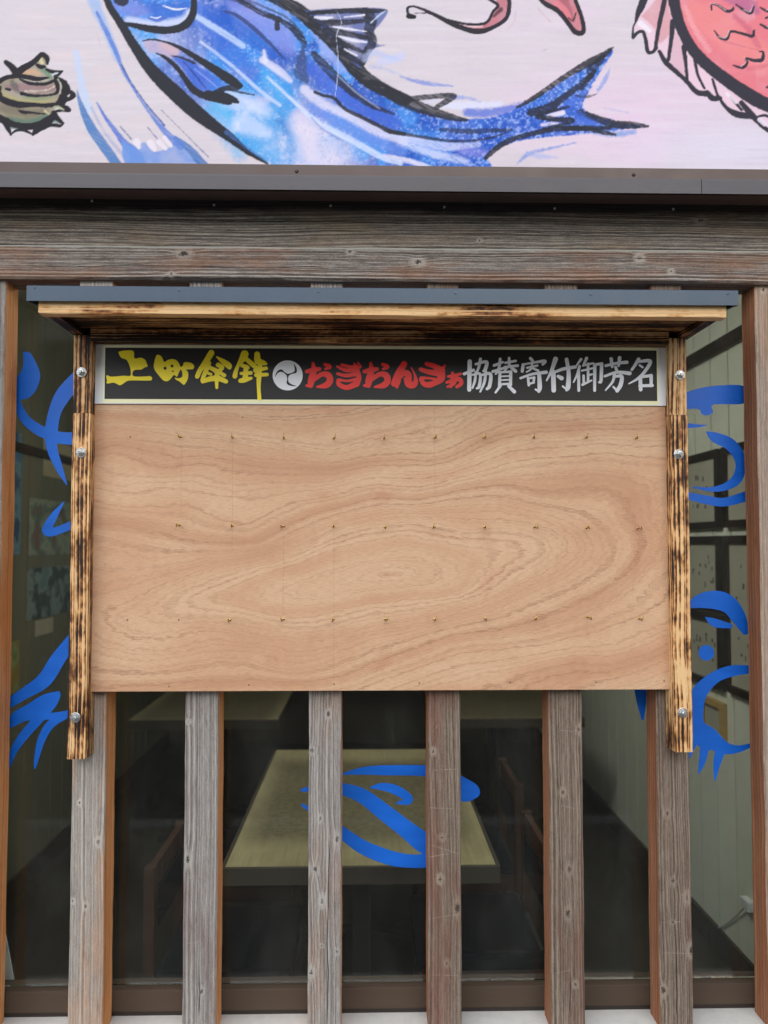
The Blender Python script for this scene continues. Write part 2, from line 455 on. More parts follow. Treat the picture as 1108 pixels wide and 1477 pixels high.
    # pencil setting-out lines under the hooks
    for px_, z0, z1 in pencil:
        e = m.math('MULTIPLY', m.mapr(m.math('ABSOLUTE', m.math('SUBTRACT', x, px_)), 0.0011, 0.0003), m.math('MULTIPLY', m.mapr(z, z0, z0 + 0.01), m.mapr(z, z1, z1 - 0.01)))
        col = m.mix(m.math('MULTIPLY', m.math('MULTIPLY', e, 0.40), m.mapr(grain, 0.3, 0.6)), col, srgb(120, 98, 84))
    m.base(col)
    m.bump(m.math('ADD', m.math('MULTIPLY', grain, 0.5), m.math('MULTIPLY', pf, -0.8)), 0.18, 0.0008)
    return m.m

M = {}
M['flashing'] = simple('blue grey coated steel', srgb(66, 80, 95), 0.36, 0.35, 0.14, 9, 0.05, stretch=(1, 1, 0.25))
M['drip'] = simple('grey coated drip metal', srgb(82, 80, 84), 0.55, 0.1, 0.12, 60, 0.1)
M['brown_alu'] = simple('bronze aluminium', srgb(76, 64, 61), 0.42, 0.3, 0.10, 14, 0.03)
M['dark_recess'] = simple('dark brown paint', srgb(104, 80, 70), 0.6, 0.0, 0.25, 20)
M['zinc'] = simple('zinc plated steel', srgb(205, 208, 208), 0.30, 0.85, 0.12, 400, 0.1)
M['brass'] = simple('brass', srgb(190, 160, 96), 0.28, 1.0, 0.08, 300)
M['nail'] = simple('bright nail', srgb(220, 218, 210), 0.4, 0.3, 0.1, 300)
M['darknail'] = simple('dull nail', srgb(105, 78, 60), 0.5, 0.4, 0.2, 300)
M['blue'] = simple('blue window paint', srgb(0, 98, 206), 0.5, 0.0, 0.16, 14, 0.03, stretch=(0.4, 1, 3))
M['concrete'] = simple('pale concrete sill', srgb(196, 196, 192), 0.85, 0.0, 0.10, 45, 0.25)
M['asphalt'] = simple('asphalt', (0.055, 0.055, 0.056, 1), 0.9, 0.0, 0.35, 90, 0.4)
M['white_line'] = simple('road paint', srgb(160, 160, 156), 0.8, 0.0, 0.5, 9, 0.2)
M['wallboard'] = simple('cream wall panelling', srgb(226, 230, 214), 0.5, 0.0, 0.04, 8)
M['ceiling'] = simple('ceiling', srgb(228, 226, 214), 0.8, 0.0, 0.06, 10)
M['back'] = simple('dark timber back wall', srgb(58, 50, 42), 0.7, 0.0, 0.2, 14, stretch=(1, 1, 0.1))
M['floor'] = simple('dark brown floor', srgb(40, 35, 30), 0.5, 0.0, 0.2, 8, stretch=(1, 0.2, 1))
M['skirting'] = simple('dark skirting', srgb(44, 36, 32), 0.5)
M['frame_dark'] = simple('dark picture frame', srgb(40, 34, 30), 0.4)
M['frame_oak'] = simple('light oak frame', srgb(186, 154, 92), 0.5, 0.0, 0.15, 60)
M['paper'] = simple('white paper', srgb(176, 174, 158), 0.8, 0.0, 0.05, 30)
M['ink'] = simple('ink', srgb(96, 94, 88), 0.8)
M['olive_wall'] = simple('olive wall panelling', srgb(112, 112, 94), 0.55, 0.0, 0.08, 8)  # shade of the left wall put into a darker panelling colour
M['pavement'] = simple('concrete pavement', srgb(104, 102, 98), 0.9, 0.0, 0.14, 30, 0.3)
M['chair_wood'] = simple('chair wood', srgb(64, 40, 26), 0.45, 0.0, 0.2, 30, stretch=(1, 1, 0.1))
M['vinyl'] = simple('black vinyl', srgb(26, 29, 36), 0.17, 0.0, 0.04, 6)
M['black_steel'] = simple('black steel', srgb(32, 32, 32), 0.45)
M['table_edge'] = simple('table edge band', srgb(62, 56, 46), 0.5)
M['sash'] = simple('brown window sash', srgb(72, 58, 46), 0.8, 0.0, 0.2, 25, stretch=(0.15, 1, 2))
M['white_board'] = simple('white board', srgb(214, 216, 216), 0.5)
M['facade'] = simple('grey brown siding', srgb(120, 110, 100), 0.8, 0.0, 0.15, 20)

def tabletop_mat():
    m = Mat('worn yellow tabletop', 0.32, 0.0, 0.5)
    x, y, z = m.coords()
    n = m.noise(m.xyz(m.math('MULTIPLY', x, 3.2), m.math('MULTIPLY', y, 3.2), 0.0), 1.0, 4, 0.6)
    g = m.noise(m.xyz(m.math('MULTIPLY', x, 90.0), m.math('MULTIPLY', y, 6.0), 0.0), 1.0, 3, 0.6)
    t = m.noise(m.xyz(m.math('MULTIPLY', x, 45.0), m.math('MULTIPLY', y, 45.0), 0.0), 1.0, 4, 0.7)
    c = m.ramp(m.math('ADD', m.math('MULTIPLY', n, 0.6), m.math('MULTIPLY', g, 0.4)), [(0.3, srgb(140, 130, 98)), (0.55, srgb(172, 162, 124)), (0.8, srgb(192, 182, 144))])
    # wear: varnish rubbed dark away from the rim
    ex = m.mapr(m.math('ABSOLUTE', x), 0.41, 0.30); ey = m.mapr(m.math('ABSOLUTE', y), 0.52, 0.36)
    w = m.math('MULTIPLY', m.math('MULTIPLY', ex, ey), m.mapr(t, 0.2, 0.75, 0.45, 1.0))
    c = m.mix(m.math('MULTIPLY', w, 0.9), c, srgb(80, 75, 60))
    m.base(c)
    return m.m
M['tabletop'] = tabletop_mat()

def glass_mat():
    """clear pane with a thin uneven film of street dust and wiped smears"""
    k = Mat('window glass')
    m = k.m; nt = k.nt
    nt.nodes.remove(k.p)
    x, y, z = k.coords()
    n = k.noise(k.xyz(k.math('MULTIPLY', x, 5.0), 0.0, k.math('MULTIPLY', k.math('ADD', z, k.math('MULTIPLY', x, 0.35)), 3.0)), 1.0, 5, 0.65, 0.6)
    n2 = k.noise(k.xyz(k.math('MULTIPLY', x, 60.0), 0.0, k.math('MULTIPLY', z, 14.0)), 1.0, 4, 0.7)
    film = k.math('MULTIPLY', k.mapr(n, 0.35, 0.75, 0.010, 0.038), k.mapr(n2, 0.2, 0.8, 0.6, 1.3))
    mix = nt.nodes.new('ShaderNodeMixShader'); mix2 = nt.nodes.new('ShaderNodeMixShader')
    tr = nt.nodes.new('ShaderNodeBsdfTransparent'); tr.inputs[0].default_value = (0.965, 0.985, 0.97, 1)
    df = nt.nodes.new('ShaderNodeBsdfDiffuse'); df.inputs[0].default_value = (0.34, 0.36, 0.32, 1)  # pale diffuse film paints in the hazy reflection veil
    gl = nt.nodes.new('ShaderNodeBsdfGlossy'); gl.inputs['Roughness'].default_value = 0.02
    fr = nt.nodes.new('ShaderNodeFresnel'); fr.inputs[0].default_value = 1.33
    nt.links.new(film, mix2.inputs[0])
    nt.links.new(tr.outputs[0], mix2.inputs[1]); nt.links.new(df.outputs[0], mix2.inputs[2])
    nt.links.new(fr.outputs[0], mix.inputs[0])
    nt.links.new(mix2.outputs[0], mix.inputs[1]); nt.links.new(gl.outputs[0], mix.inputs[2])
    nt.links.new(mix.outputs[0], k.out.inputs['Surface'])
    return m
M['glass'] = glass_mat()

def print_mat(name, rough=0.5, mul=1.0):
    m = Mat(name, rough, 0.0, 0.2)
    a = m.nt.nodes.new('ShaderNodeAttribute'); a.attribute_name = 'art'
    x, y, z = m.coords()
    n = m.noise(m.xyz(m.math('MULTIPLY', x, 60.0), 0.0, m.math('MULTIPLY', z, 240.0)), 1.0, 4, 0.6)
    c = m.mix(m.mapr(n, 0.3, 0.7, 0.0, 0.10), a.outputs['Color'], m.mix(1.0, a.outputs['Color'], (0.72, 0.70, 0.76, 1), 'MULTIPLY'))
    m.base(c)
    return m.m
M['mural'] = print_mat('printed sign panel', 0.65)
M['paper_plain'] = simple('sign panel paper', srgb(212, 204, 212), 0.5, 0.0, 0.04, 20, stretch=(0.3, 1, 3))

def lamp_mat():
    m = Mat('lit lamp diffuser', 0.4)
    m.p.inputs['Base Color'].default_value = (0.85, 0.85, 0.82, 1)
    m.p.inputs['Emission Color'].default_value = (1.0, 0.98, 0.90, 1)
    m.p.inputs['Emission Strength'].default_value = 6.0
    return m.m
M['lamp'] = lamp_mat()
# ------------------------------------------------------------------ ground and the room behind the glass
SL_F, SL_B = 0.031, 0.106            # lattice front and back planes
GL = 0.130                           # glass plane
WL, WR, YB = -1.60, 1.38, 4.3        # side walls, back wall
def sheet(name, x0, x1, y0, y1, z, mat):
    o = mesh(name, [(x0, y0, z), (x1, y0, z), (x1, y1, z), (x0, y1, z)], [(0, 1, 2, 3)], mat)
    return tag(o, kind='structure')
sheet('ground', -400, 400, -400, 400, -0.14, M['asphalt'])
sheet('road_marking', -30, 30, -2.75, -2.60, -0.136, M['white_line'])
tag(box('pavement', -40, 40, -2.30, 0.17, -0.139, -0.02, M['pavement'], None, 0.01), kind='structure')
def sbox(name, *a, **k): return tag(box(name, *a, **k), kind='structure')
sbox('floor', WL - 0.1, WR + 0.1, 0.17, YB + 0.1, -0.012, 0.0, M['floor'])
sbox('ceiling', WL - 0.1, WR + 0.1, 0.17, YB + 0.1, 2.72, 2.80, M['ceiling'])
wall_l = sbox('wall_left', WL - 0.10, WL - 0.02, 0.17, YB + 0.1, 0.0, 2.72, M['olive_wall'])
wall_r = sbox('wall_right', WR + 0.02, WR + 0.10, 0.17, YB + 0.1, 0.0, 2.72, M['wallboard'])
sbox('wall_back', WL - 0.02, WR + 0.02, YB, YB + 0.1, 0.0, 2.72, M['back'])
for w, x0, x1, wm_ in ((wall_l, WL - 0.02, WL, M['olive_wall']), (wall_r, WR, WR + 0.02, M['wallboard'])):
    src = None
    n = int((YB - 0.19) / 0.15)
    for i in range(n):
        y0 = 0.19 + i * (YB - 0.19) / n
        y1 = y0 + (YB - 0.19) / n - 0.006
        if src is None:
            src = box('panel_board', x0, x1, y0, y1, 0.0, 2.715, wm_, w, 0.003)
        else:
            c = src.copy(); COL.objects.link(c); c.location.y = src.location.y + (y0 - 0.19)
sbox('skirting_board', WL + 0.001, WL + 0.016, 0.19, YB - 0.01, 0.001, 0.10, M['skirting'], bevel=0.002)
sbox('skirting_board', WR - 0.016, WR - 0.001, 0.19, YB - 0.01, 0.001, 0.10, M['skirting'], bevel=0.002)
sbox('picture_rail', WR - 0.016, WR - 0.001, 0.19, YB - 0.01, 2.345, 2.40, M['skirting'], bevel=0.002)
sbox('picture_rail', WL + 0.001, WL + 0.016, 0.19, YB - 0.01, 2.02, 2.06, M['skirting'], bevel=0.002)
# street front beyond the bay in view
z_sill = U(560, 1464, 0.11).z
fac = -1.16
sbox('facade_wall', -3.2, fac - 0.02, 0.05, 0.17, -0.019, 2.60, M['facade'])
sbox('facade_wall', 1.42, 3.2, 0.05, 0.17, -0.019, 2.60, M['facade'])
sbox('foundation_wall', fac - 0.02, 1.42, -0.03, 0.17, -0.019, z_sill - 0.06, M['facade'])
sbox('facade_wall', -3.2, 3.2, 0.08, 0.17, 2.605, 4.2, M['facade'])
sill = sbox('window_sill', fac - 0.02, 1.42, -0.05, 0.20, z_sill - 0.06, z_sill, M['concrete'], bevel=0.004)

# added unseen house: covers the horizon and darkens the sky reflection in the glass
hs = empty('house', (0, -15.5, -0.14), 'two-storey grey house with tiled roof across the street from the shop', 'house')
box('wall', -11, 11, -19.5, -15.5, -0.138, 6.2, M['facade'], hs)
mesh('roof', [(-11.6, -15.0, 6.15), (11.6, -15.0, 6.15), (11.6, -20.0, 6.15), (-11.6, -20.0, 6.15), (-10, -17.5, 8.0), (10, -17.5, 8.0)],
     [(0, 1, 5, 4), (2, 3, 4, 5), (0, 4, 3), (1, 2, 5), (3, 2, 1, 0)], M['frame_dark'], hs)
for k in range(8):
    for zz in (0.75, 3.7):
        box('window', -9.4 + k * 2.5, -8.1 + k * 2.5, -15.49, -15.42, zz, zz + 1.1, M['frame_dark'], hs)

# ------------------------------------------------------------------ shop window
win = empty('shop_window', (0.1, GL, z_sill), 'wide plate glass shop window with blue fish brushed on it, behind the timber lattice', 'window')
z_beam_bot = U(560, 405, 0.014).z
pane = box('glass_pane', fac, 1.40, GL - 0.003, GL + 0.003, z_sill + 0.075, z_beam_bot + 0.10, M['glass'], win)
zr = U(560, 1420, GL).z
box('bottom_rail', fac, 1.40, GL - 0.014, GL + 0.045, z_sill + 0.012, zr, M['sash'], win, 0.003)
box('sash_track', fac, 1.40, GL - 0.010, GL + 0.07, z_sill + 0.0005, z_sill + 0.0115, M['skirting'], win)
box('top_rail', fac, 1.40, GL - 0.014, GL + 0.045, z_beam_bot + 0.04, z_beam_bot + 0.16, M['sash'], win, 0.003)

# ------------------------------------------------------------------ timber lattice: beam, posts, slats
lat = empty('timber_lattice', (0.0, SL_F, z_sill), 'weathered grey timber lattice of beam, two posts and six upright slats', 'lattice')
GREY = (srgb(78, 72, 68), srgb(134, 128, 124), srgb(178, 174, 168))
BROWN = (srgb(56, 46, 39), srgb(110, 96, 84), srgb(154, 140, 126))
ORANGE = srgb(196, 134, 84)
def loc_knots(kn, Y, o):
    out = []
    for (px, py, r) in kn:
        p = U(px, py, Y)
        out.append((p, r * 0.00178))
    return out
side_or = timber_mat('sheltered orange flank', 'z', srgb(158, 104, 64), srgb(208, 146, 94), srgb(224, 172, 120), srgb(200, 122, 64), 0.5, 0.010)
side_br = timber_mat('sheltered brown flank', 'z', srgb(92, 60, 44), srgb(140, 94, 68), srgb(172, 124, 92), srgb(160, 90, 52), 0.5, 0.010)
def slat(xl, xr, py, z0, z1, pal, warm, wamt, flank, knots, cracks=(), scratches=(), name='slat', spacing=0.006):
    X0, X1 = U(xl, py, SL_F).x, U(xr, py, SL_F).x
    cx, cz = (X0 + X1) / 2, (z0 + z1) / 2
    kn = [(U(a, b, SL_F).x - cx, U(a, b, SL_F).z - cz, r * 0.00178) for a, b, r in knots]
    cr = [(U(a, b0, SL_F).x - cx, U(a, b1, SL_F).z - cz, U(a, b0, SL_F).z - cz, w) for a, b0, b1, w in cracks]
    sc = []
    for (ax, ay, bx, by) in scratches:
        p, q = U(ax, ay, SL_F), U(bx, by, SL_F)
        sl = (q.z - p.z) / (q.x - p.x)
        sc.append((p.x - cx, q.x - cx, p.z - cz - sl * (p.x - cx), sl))
    mt = timber_mat('weathered ' + name, 'z', *pal, warm, wamt, spacing, kn, cr, sc)
    return timber(name, X0, X1, SL_F, SL_B, z0, z1, 'z', [mt, flank], lat, 0.0025, 0.04, 0.0005)
z_top = z_beam_bot + 0.02
MIX1 = tuple(tuple((a + b) / 2 for a, b in zip(p, q)) for p, q in zip(GREY, BROWN))
slat(101.5, 150.5, 1250, z_sill + 0.0005, z_top, (srgb(96, 91, 87), srgb(152, 145, 138), srgb(190, 183, 174)), srgb(194, 148, 112), 0.6, side_or,
     [(142, 1215, 5), (105, 1300, 4), (124, 1307, 4.5), (115, 1158, 3.5)])
slat(265, 313.5, 1250, z_sill + 0.0005, z_top, GREY, srgb(128, 100, 96), 0.55, side_or,
     [(271, 1240, 5.5), (272, 1041, 4), (291, 1430, 4)], [(289, 1400, 1477, 0.0011)], [(270, 1268, 284, 1264), (268, 1362, 290, 1359)])
slat(445, 492.5, 1200, z_sill + 0.0005, z_top, GREY, srgb(176, 128, 92), 0.25, side_or,
     [(474, 1030, 5), (462, 1181, 4), (486, 1211, 6), (454.5, 1254, 6.5), (465, 1299.5, 5.5), (464, 1364, 3.5), (486, 1373, 5), (449, 1403, 6), (450, 1083, 6)],
     [(474, 1205, 1477, 0.0012)])
slat(617.5, 665, 1200, z_sill + 0.0005, z_top, BROWN, srgb(128, 88, 76), 0.6, side_br,
     [(625, 1084, 4.5), (637.5, 1208, 5), (635, 1268, 5), (660, 1310, 7), (645, 1390, 4.5)],
     [], [(620, 1219, 664, 1233), (618, 1237, 650, 1232), (620, 1326, 660, 1320), (618, 1166, 655, 1167), (620, 1407, 664, 1408), (624, 1112, 660, 1110), (622, 1060, 634, 1044)])
slat(793.5, 842, 1250, z_sill + 0.0005, z_top, BROWN, srgb(120, 84, 72), 0.55, side_br,
     [(812, 1143, 5), (821.6, 1254.5, 5.5), (835, 1052.6, 4), (830, 1420, 4.5), (819.5, 1318, 6)],
     [(823, 1395, 1477, 0.0011)], [(808, 1162, 830, 1168), (806, 1054, 830, 1056), (800, 1406, 824, 1399)])
slat(950, 997, 1250, z_sill + 0.0005, z_top, BROWN, srgb(112, 78, 68), 0.45, side_br,
     [(963, 1174, 5), (971.5, 1271, 5), (991, 1294.6, 6), (997, 1370.6, 6), (957, 1428.5, 6), (970, 1330, 4)],
     [(975, 1335, 1477, 0.0011)], [(952, 1331, 985, 1330), (955, 1375, 996, 1376)], spacing=0.0045)
# outer posts
XL = U(8, 430, SL_F).x
XR = U(1089, 430, SL_F).x
zt = z_beam_bot - 0.0005
pm_l = timber_mat('weathered left post', 'z', *GREY, srgb(170, 120, 84), 0.4)
pm_r = timber_mat('weathered right post', 'z', srgb(96, 82, 74), srgb(150, 132, 120), srgb(186, 170, 154), srgb(170, 128, 92), 0.4, 0.005,
                  [(U(1102, 1446, SL_F).x - XR - 0.06, U(1102, 1446, SL_F).z - (z_sill + zt) / 2, 0.010), (U(1101, 418, SL_F).x - XR - 0.06, U(1101, 418, SL_F).z - (z_sill + zt) / 2, 0.009)])
timber('post', XL - 0.12, XL, SL_F, SL_B, z_sill + 0.0005, zt, 'z', [pm_l, side_or], lat, 0.003, 0.04, 0.0006)
timber('post', XR, XR + 0.12, SL_F, SL_B, z_sill + 0.0005, zt, 'z', [pm_r, side_br], lat, 0.003, 0.04, 0.0006)
# beam: two boards, the lower one a little proud with a chamfered upper edge
YB1, YB2 = 0.014, 0.022
z_mid = U(560, 356, YB1).z
z_b_top = U(560, 262, YB2).z
def beam_knots(kn, Y, cz):
    return [(U(a, b, Y).z - cz, U(a, b, Y).x, r * 0.00178) for a, b, r in kn]
BD, BM_, BL = srgb(44, 40, 38), srgb(106, 98, 93), srgb(176, 168, 158)
cz = (z_beam_bot + z_mid) / 2
bm_lo = timber_mat('weathered lower beam', 'x', BD, BM_, BL, srgb(150, 100, 66), 0.5, 0.0050,
                   beam_knots([(247, 395, 4), (265, 366, 7), (505, 363, 5), (603, 378, 7), (922.6, 372, 7), (968, 391, 4)], YB1, cz), cracks=[(-0.012, -0.9, -0.1, 0.0009), (0.02, 0.1, 0.95, 0.0008), (-0.03, 0.2, 0.8, 0.0007)], wavy=0.02, worn_lit_top=(z_mid - z_beam_bot) / 2)
cz2 = (z_mid + z_b_top) / 2
bm_up = timber_mat('weathered upper beam', 'x', srgb(42, 39, 37), srgb(104, 98, 93), srgb(180, 170, 156), srgb(150, 128, 104), 0.5, 0.0050,
                   beam_knots([(692, 347, 4), (1010, 318, 6)], YB2, cz2), cracks=[(-0.02, -0.8, 0.3, 0.0009), (-0.045, -0.2, 0.9, 0.0008), (0.0, 0.3, 1.0, 0.0008), (0.01, -1.0, -0.3, 0.0007)], wavy=0.035,
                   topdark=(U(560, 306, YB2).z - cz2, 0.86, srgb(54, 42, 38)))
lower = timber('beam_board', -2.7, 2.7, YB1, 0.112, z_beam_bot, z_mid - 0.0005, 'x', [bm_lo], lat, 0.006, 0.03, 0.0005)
upper = timber('beam_board', -2.7, 2.7, YB2, 0.112, z_mid, z_b_top, 'x', [bm_up], lat, 0.002, 0.03, 0.0004)
for (a, b) in ((133, 290), (309, 296), (477, 297), (641, 299), (800, 301), (971, 302)):
    p = U(a, b, YB2)
    bm = bmesh.new(); lathe_bm(bm, (p.x, YB2 + 0.004, p.z), (0, -1, 0), [(0.0022, 0), (0.0022, 0.004), (0.0034, 0.0045), (0.0034, 0.0062), (0.0015, 0.0068)], 10)
    from_bm('nail', bm, M['nail'], upper)

# ------------------------------------------------------------------ painted fascia sign above the beam
SGN = -0.060
z_m_bot = U(560, 238, SGN).z
sg = empty('fascia_sign', (0, SGN, z_m_bot), 'long shop sign painted with a blue fish, red sea bream and horned shell', 'sign')
z_fr_bot = U(560, 256, SGN - 0.015).z
z_fr_top = U(560, 238.5, SGN - 0.015).z
box('sign_panel', -2.8, 2.8, SGN + 0.003, SGN + 0.05, z_fr_bot + 0.002, z_m_bot + 1.15, M['paper_plain'], sg, 0.001)
xj = U(1012, 262, -0.086).x
frame = box('bottom_frame', -2.82, 2.82, SGN - 0.015, SGN + 0.052, z_fr_bot, z_fr_top, M['brown_alu'], sg, 0.002)
z_d0, z_d1 = U(560, 275, -0.086).z, z_fr_bot - 0.0005
for (x0, x1) in ((-2.82, xj - 0.0008), (xj + 0.0008, 2.82)):     # folded drip edge in two lengths
    V = []
    prof = [(-0.086, z_d0), (-0.0862, z_d1 - 0.004), (-0.0845, z_d1), (0.014, z_d1), (0.014, z_d1 - 0.0015), (-0.083, z_d1 - 0.0015), (-0.084, z_d0 + 0.0005)]
    for xx in (x0, x1):
        V += [(xx, a, b) for a, b in prof]
    n = len(prof)
    F = [(k, (k + 1) % n, n + (k + 1) % n, n + k) for k in range(n)] + [tuple(range(n))[::-1], tuple(range(n, 2 * n))]
    o = mesh('drip_edge', V, F, M['drip'], sg)
    b = bmesh.new(); b.from_mesh(o.data); bmesh.ops.recalc_face_normals(b, faces=b.faces[:]); b.to_mesh(o.data); b.free()
box('soffit', -2.8, 2.8, -0.035, -0.009, U(560, 277.5, -0.035).z, z_d1 - 0.003, M['dark_recess'], sg, 0.001)
box('soffit_strip', -2.8, 2.8, -0.0085, 0.0205, U(560, 284, -0.008).z, z_d1 - 0.003, M['dark_recess'], sg, 0.001)
for (a, b) in ((428, 247), (914, 252)):
    p = U(a, b, SGN - 0.015)
    bm = bmesh.new(); lathe_bm(bm, (p.x, SGN - 0.013, p.z), (0, -1, 0), [(0.004, 0), (0.0052, 0.0018), (0.0040, 0.0038), (0.0016, 0.0046)], 12)
    from_bm('screw', bm, M['skirting'], frame)

# ------------------------------------------------------------------ the notice board
PF = -0.029                           # post front
nb = empty('notice_board', (0, 0, U(548, 1095, 0).z), 'new plywood notice board with hooks, scorched timber posts and a small roof', 'notice board')
a, b = U(131, 997, 0), U(966, 995, 0)
z_pl0 = (a.z + b.z) / 2
z_rf = U(560, 455, -0.205).z          # underside of the roof fascia
x_pl0, x_pl1 = a.x, b.x
z_pl1 = z_rf - 0.012
pcx, pcz = (x_pl0 + x_pl1) / 2, (z_pl0 + z_pl1) / 2
HX = [(188, 0), (262, 1), (336, 1), (409, 1), (482, 1), (555, 1), (627, 1), (698, 1), (770, 1), (845, 1), (917, 1)]
HOOKS = [(261, 630), (336, 631), (409.5, 632), (481.5, 632), (554, 632), (627, 631), (698, 631), (769.5, 631), (845, 631), (917, 632),
         (259, 757), (335, 758), (409, 759), (481, 759), (555.5, 760), (626.5, 760), (699, 760), (771, 760), (846, 761), (919.5, 762),
         (332, 894), (409, 893), (481, 893), (556, 893), (627, 893), (700, 892), (772.5, 892), (847.6, 890), (922, 892)]
pencil = []
for (px, y0, y1) in ((262, 634, 745), (336, 634, 800), (409, 634, 660), (409, 765, 890), (482, 765, 985), (627, 580, 720), (698, 760, 780), (555, 880, 905)):
    p0, p1 = U(px, y0, 0), U(px, y1, 0)
    pencil.append((p0.x - pcx, p1.z - pcz, p0.z - pcz))
fc = U(568, 830, 0)
M['plywood'] = plywood_mat('lauan plywood', fc.x - pcx, fc.z - pcz, pencil)
ply = box('backing_panel', x_pl0, x_pl1, 0.0, 0.012, z_pl0, z_pl1, M['plywood'], nb, 0.0008)
# hooks: a bent brass wire screwed into the board
def hook_mesh():
    bm = bmesh.new()
    lathe_bm(bm, (0, 0.0005, 0), (0, -1, 0), [(0.0030, 0), (0.0034, 0.0006), (0.0028, 0.0016), (0.0012, 0.0020)], 10)
    pts = [(0, 0, 0), (0, -0.006, 0)]
    for k in range(9):
        t = math.pi * k / 8
        pts.append((0, -0.0115 - 0.0055 * math.sin(t) * 1.0, -0.0055 + 0.0055 * math.cos(t)))
    pts = [(0, 0, 0), (0, -0.008, 0), (0, -0.011, -0.0015), (0, -0.0135, -0.004), (0, -0.0165, -0.0045), (0, -0.019, -0.002), (0, -0.0195, 0.003), (0, -0.0195, 0.0075)]
    tube_bm(bm, pts, 0.00135, 6)
    me = bpy.data.meshes.new('screw_hook')
    bm.normal_update(); bm.to_mesh(me); bm.free()
    me.materials.append(M['brass'])
    me.polygons.foreach_set('use_smooth', [True] * len(me.polygons))
    return me
hm = hook_mesh()
for (px, py) in HOOKS:
    o = bpy.data.objects.new('screw_hook', hm); COL.objects.link(o)
    o.parent = ply
    o.location = U(px, py, 0.0) - wloc(ply)
    o.rotation_euler = (R(RNG.uniform(-4, 4)), R(RNG.uniform(-28, 28)), R(RNG.uniform(-14, 14)))
def nail(px, py, Y, mat, parent, r=0.0019, name='nail'):
    p = U(px, py, Y)
    bm = bmesh.new(); lathe_bm(bm, (p.x, Y + 0.002, p.z), (0, -1, 0), [(r * 0.6, 0), (r * 0.9, 0.0015), (r, 0.0021), (r, 0.0026), (r * 0.5, 0.0029)], 10)
    return from_bm(name, bm, mat, parent)
for (px, py) in ((244, 990), (359, 988), (482, 987), (605, 985), (736, 984), (860, 984), (958, 982), (188, 630), (184, 894), (258, 894), (350, 602)):
    nail(px, py, 0.0, M['darknail'], ply)
# posts: each an upper and a lower length butted together
bolt_zs = []
for s, (bl, br, zj, bolts) in enumerate((((96, 1090), (123.5, 1090), 595.5, ((118, 537), (117, 653), (109, 1035))),
                                        ((974, 1080), (1000, 1080), 598.5, ((981, 541), (979, 655), (984.5, 1028))))):
    x0, x1 = U(*bl, PF).x, U(*br, PF).x
    zb = U(bl[0], 1095 if s == 0 else 1085, PF).z
    zjj = U(bl[0], zj, PF).z
    ml = burnt_mat('scorched post lower', 'z', 0.50 if s == 0 else 0.44, 1.3 + 4.1 * s, 0.0095, 13.0)
    mu = burnt_mat('scorched post upper', 'z', 0.53 if s == 0 else 0.46, 7.9 + 2.2 * s, 0.0105, 6.0, 0.92)
    pl = timber('post', x0, x1, PF, SL_F - 0.0008, zb, zjj - 0.0006, 'z', [ml], nb, 0.0018, 0.03, 0.0004)
    pu = timber('post', x0 + 0.0006, x1 - 0.0004, PF + 0.001, SL_F - 0.0008, zjj + 0.0006, z_rf - 0.001, 'z', [mu], nb, 0.0018, 0.03, 0.0004)
    for i, (px, py) in enumerate(bolts):
        p = U(px, py, PF)
        par = pu if i == 0 else pl
        bm = bmesh.new()
        lathe_bm(bm, (p.x, PF + 0.0008, p.z), (0, -1, 0), [(0.0125, 0), (0.0125, 0.0026), (0.0118, 0.0030), (0.005, 0.0031)], 24)
        wsh = from_bm('bolt', bm, M['zinc'], par)
        bm = bmesh.new()
        lathe_bm(bm, (p.x, PF - 0.0021, p.z), (0, -1, 0), [(0.0088, 0), (0.0088, 0.0045), (0.0078, 0.0058), (0.004, 0.0062)], 6)
        bm2 = bmesh.new()
        lathe_bm(bm2, (p.x, PF - 0.008, p.z), (0, -1, 0), [(0.0045, 0), (0.0045, 0.004), (0.0034, 0.0052)], 14)
        me2 = bpy.data.meshes.new('t'); bm2.to_mesh(me2); bm2.free(); bm.from_mesh(me2); bpy.data.meshes.remove(me2)
        h = from_bm('bolt_nut', bm, M['zinc'], par)
        h.rotation_euler = (0, 0, 0)
# roof: fascia board, boarding behind it, cheek boards, back rail and folded metal cover
RFY = -0.205
fl, fr_ = U(55.5, 452, RFY), U(1048, 460, RFY)
z_ft = U(560, 438, RFY).z + 0.006
fm = burnt_mat('scorched roof fascia', 'x', 0.27, 3.3, 0.0100, 5.0)
um = burnt_mat('scorched roof underside', 'x', 0.60, 6.1, 0.0120, 3.0, 0.9)
fascia = timber('roof_fascia', fl.x, fr_.x, RFY, RFY + 0.030, z_rf, z_ft + 0.004, 'x', [fm], nb, 0.0018, 0.03, 0.0005)
box('roof_board', fl.x + 0.004, fr_.x - 0.004, RFY + 0.0305, SL_F - 0.001, z_rf + 0.016, z_ft + 0.002, um, nb, 0.001)
for x0, x1 in ((fl.x + 0.006, fl.x + 0.034), (fr_.x - 0.034, fr_.x - 0.006)):
    timber('roof_batten', x0, x1, RFY + 0.0305, SL_F - 0.002, z_rf + 0.002, z_rf + 0.0155, 'y', [burnt_mat('scorched batten', 'y', 0.60, 2.0)], nb, 0.0015, 0.05, 0.0003)
xr0, xr1 = U(131, 470, -0.02).x, U(964, 470, -0.02).x
timber('back_rail', xr0 + 0.004, xr1 - 0.004, -0.032, -0.0008, z_rf - 0.016, z_rf + 0.0152, 'x', [burnt_mat('scorched back rail', 'x', 0.60, 9.4, 0.012, 3.0)], nb, 0.0015, 0.04, 0.0003)
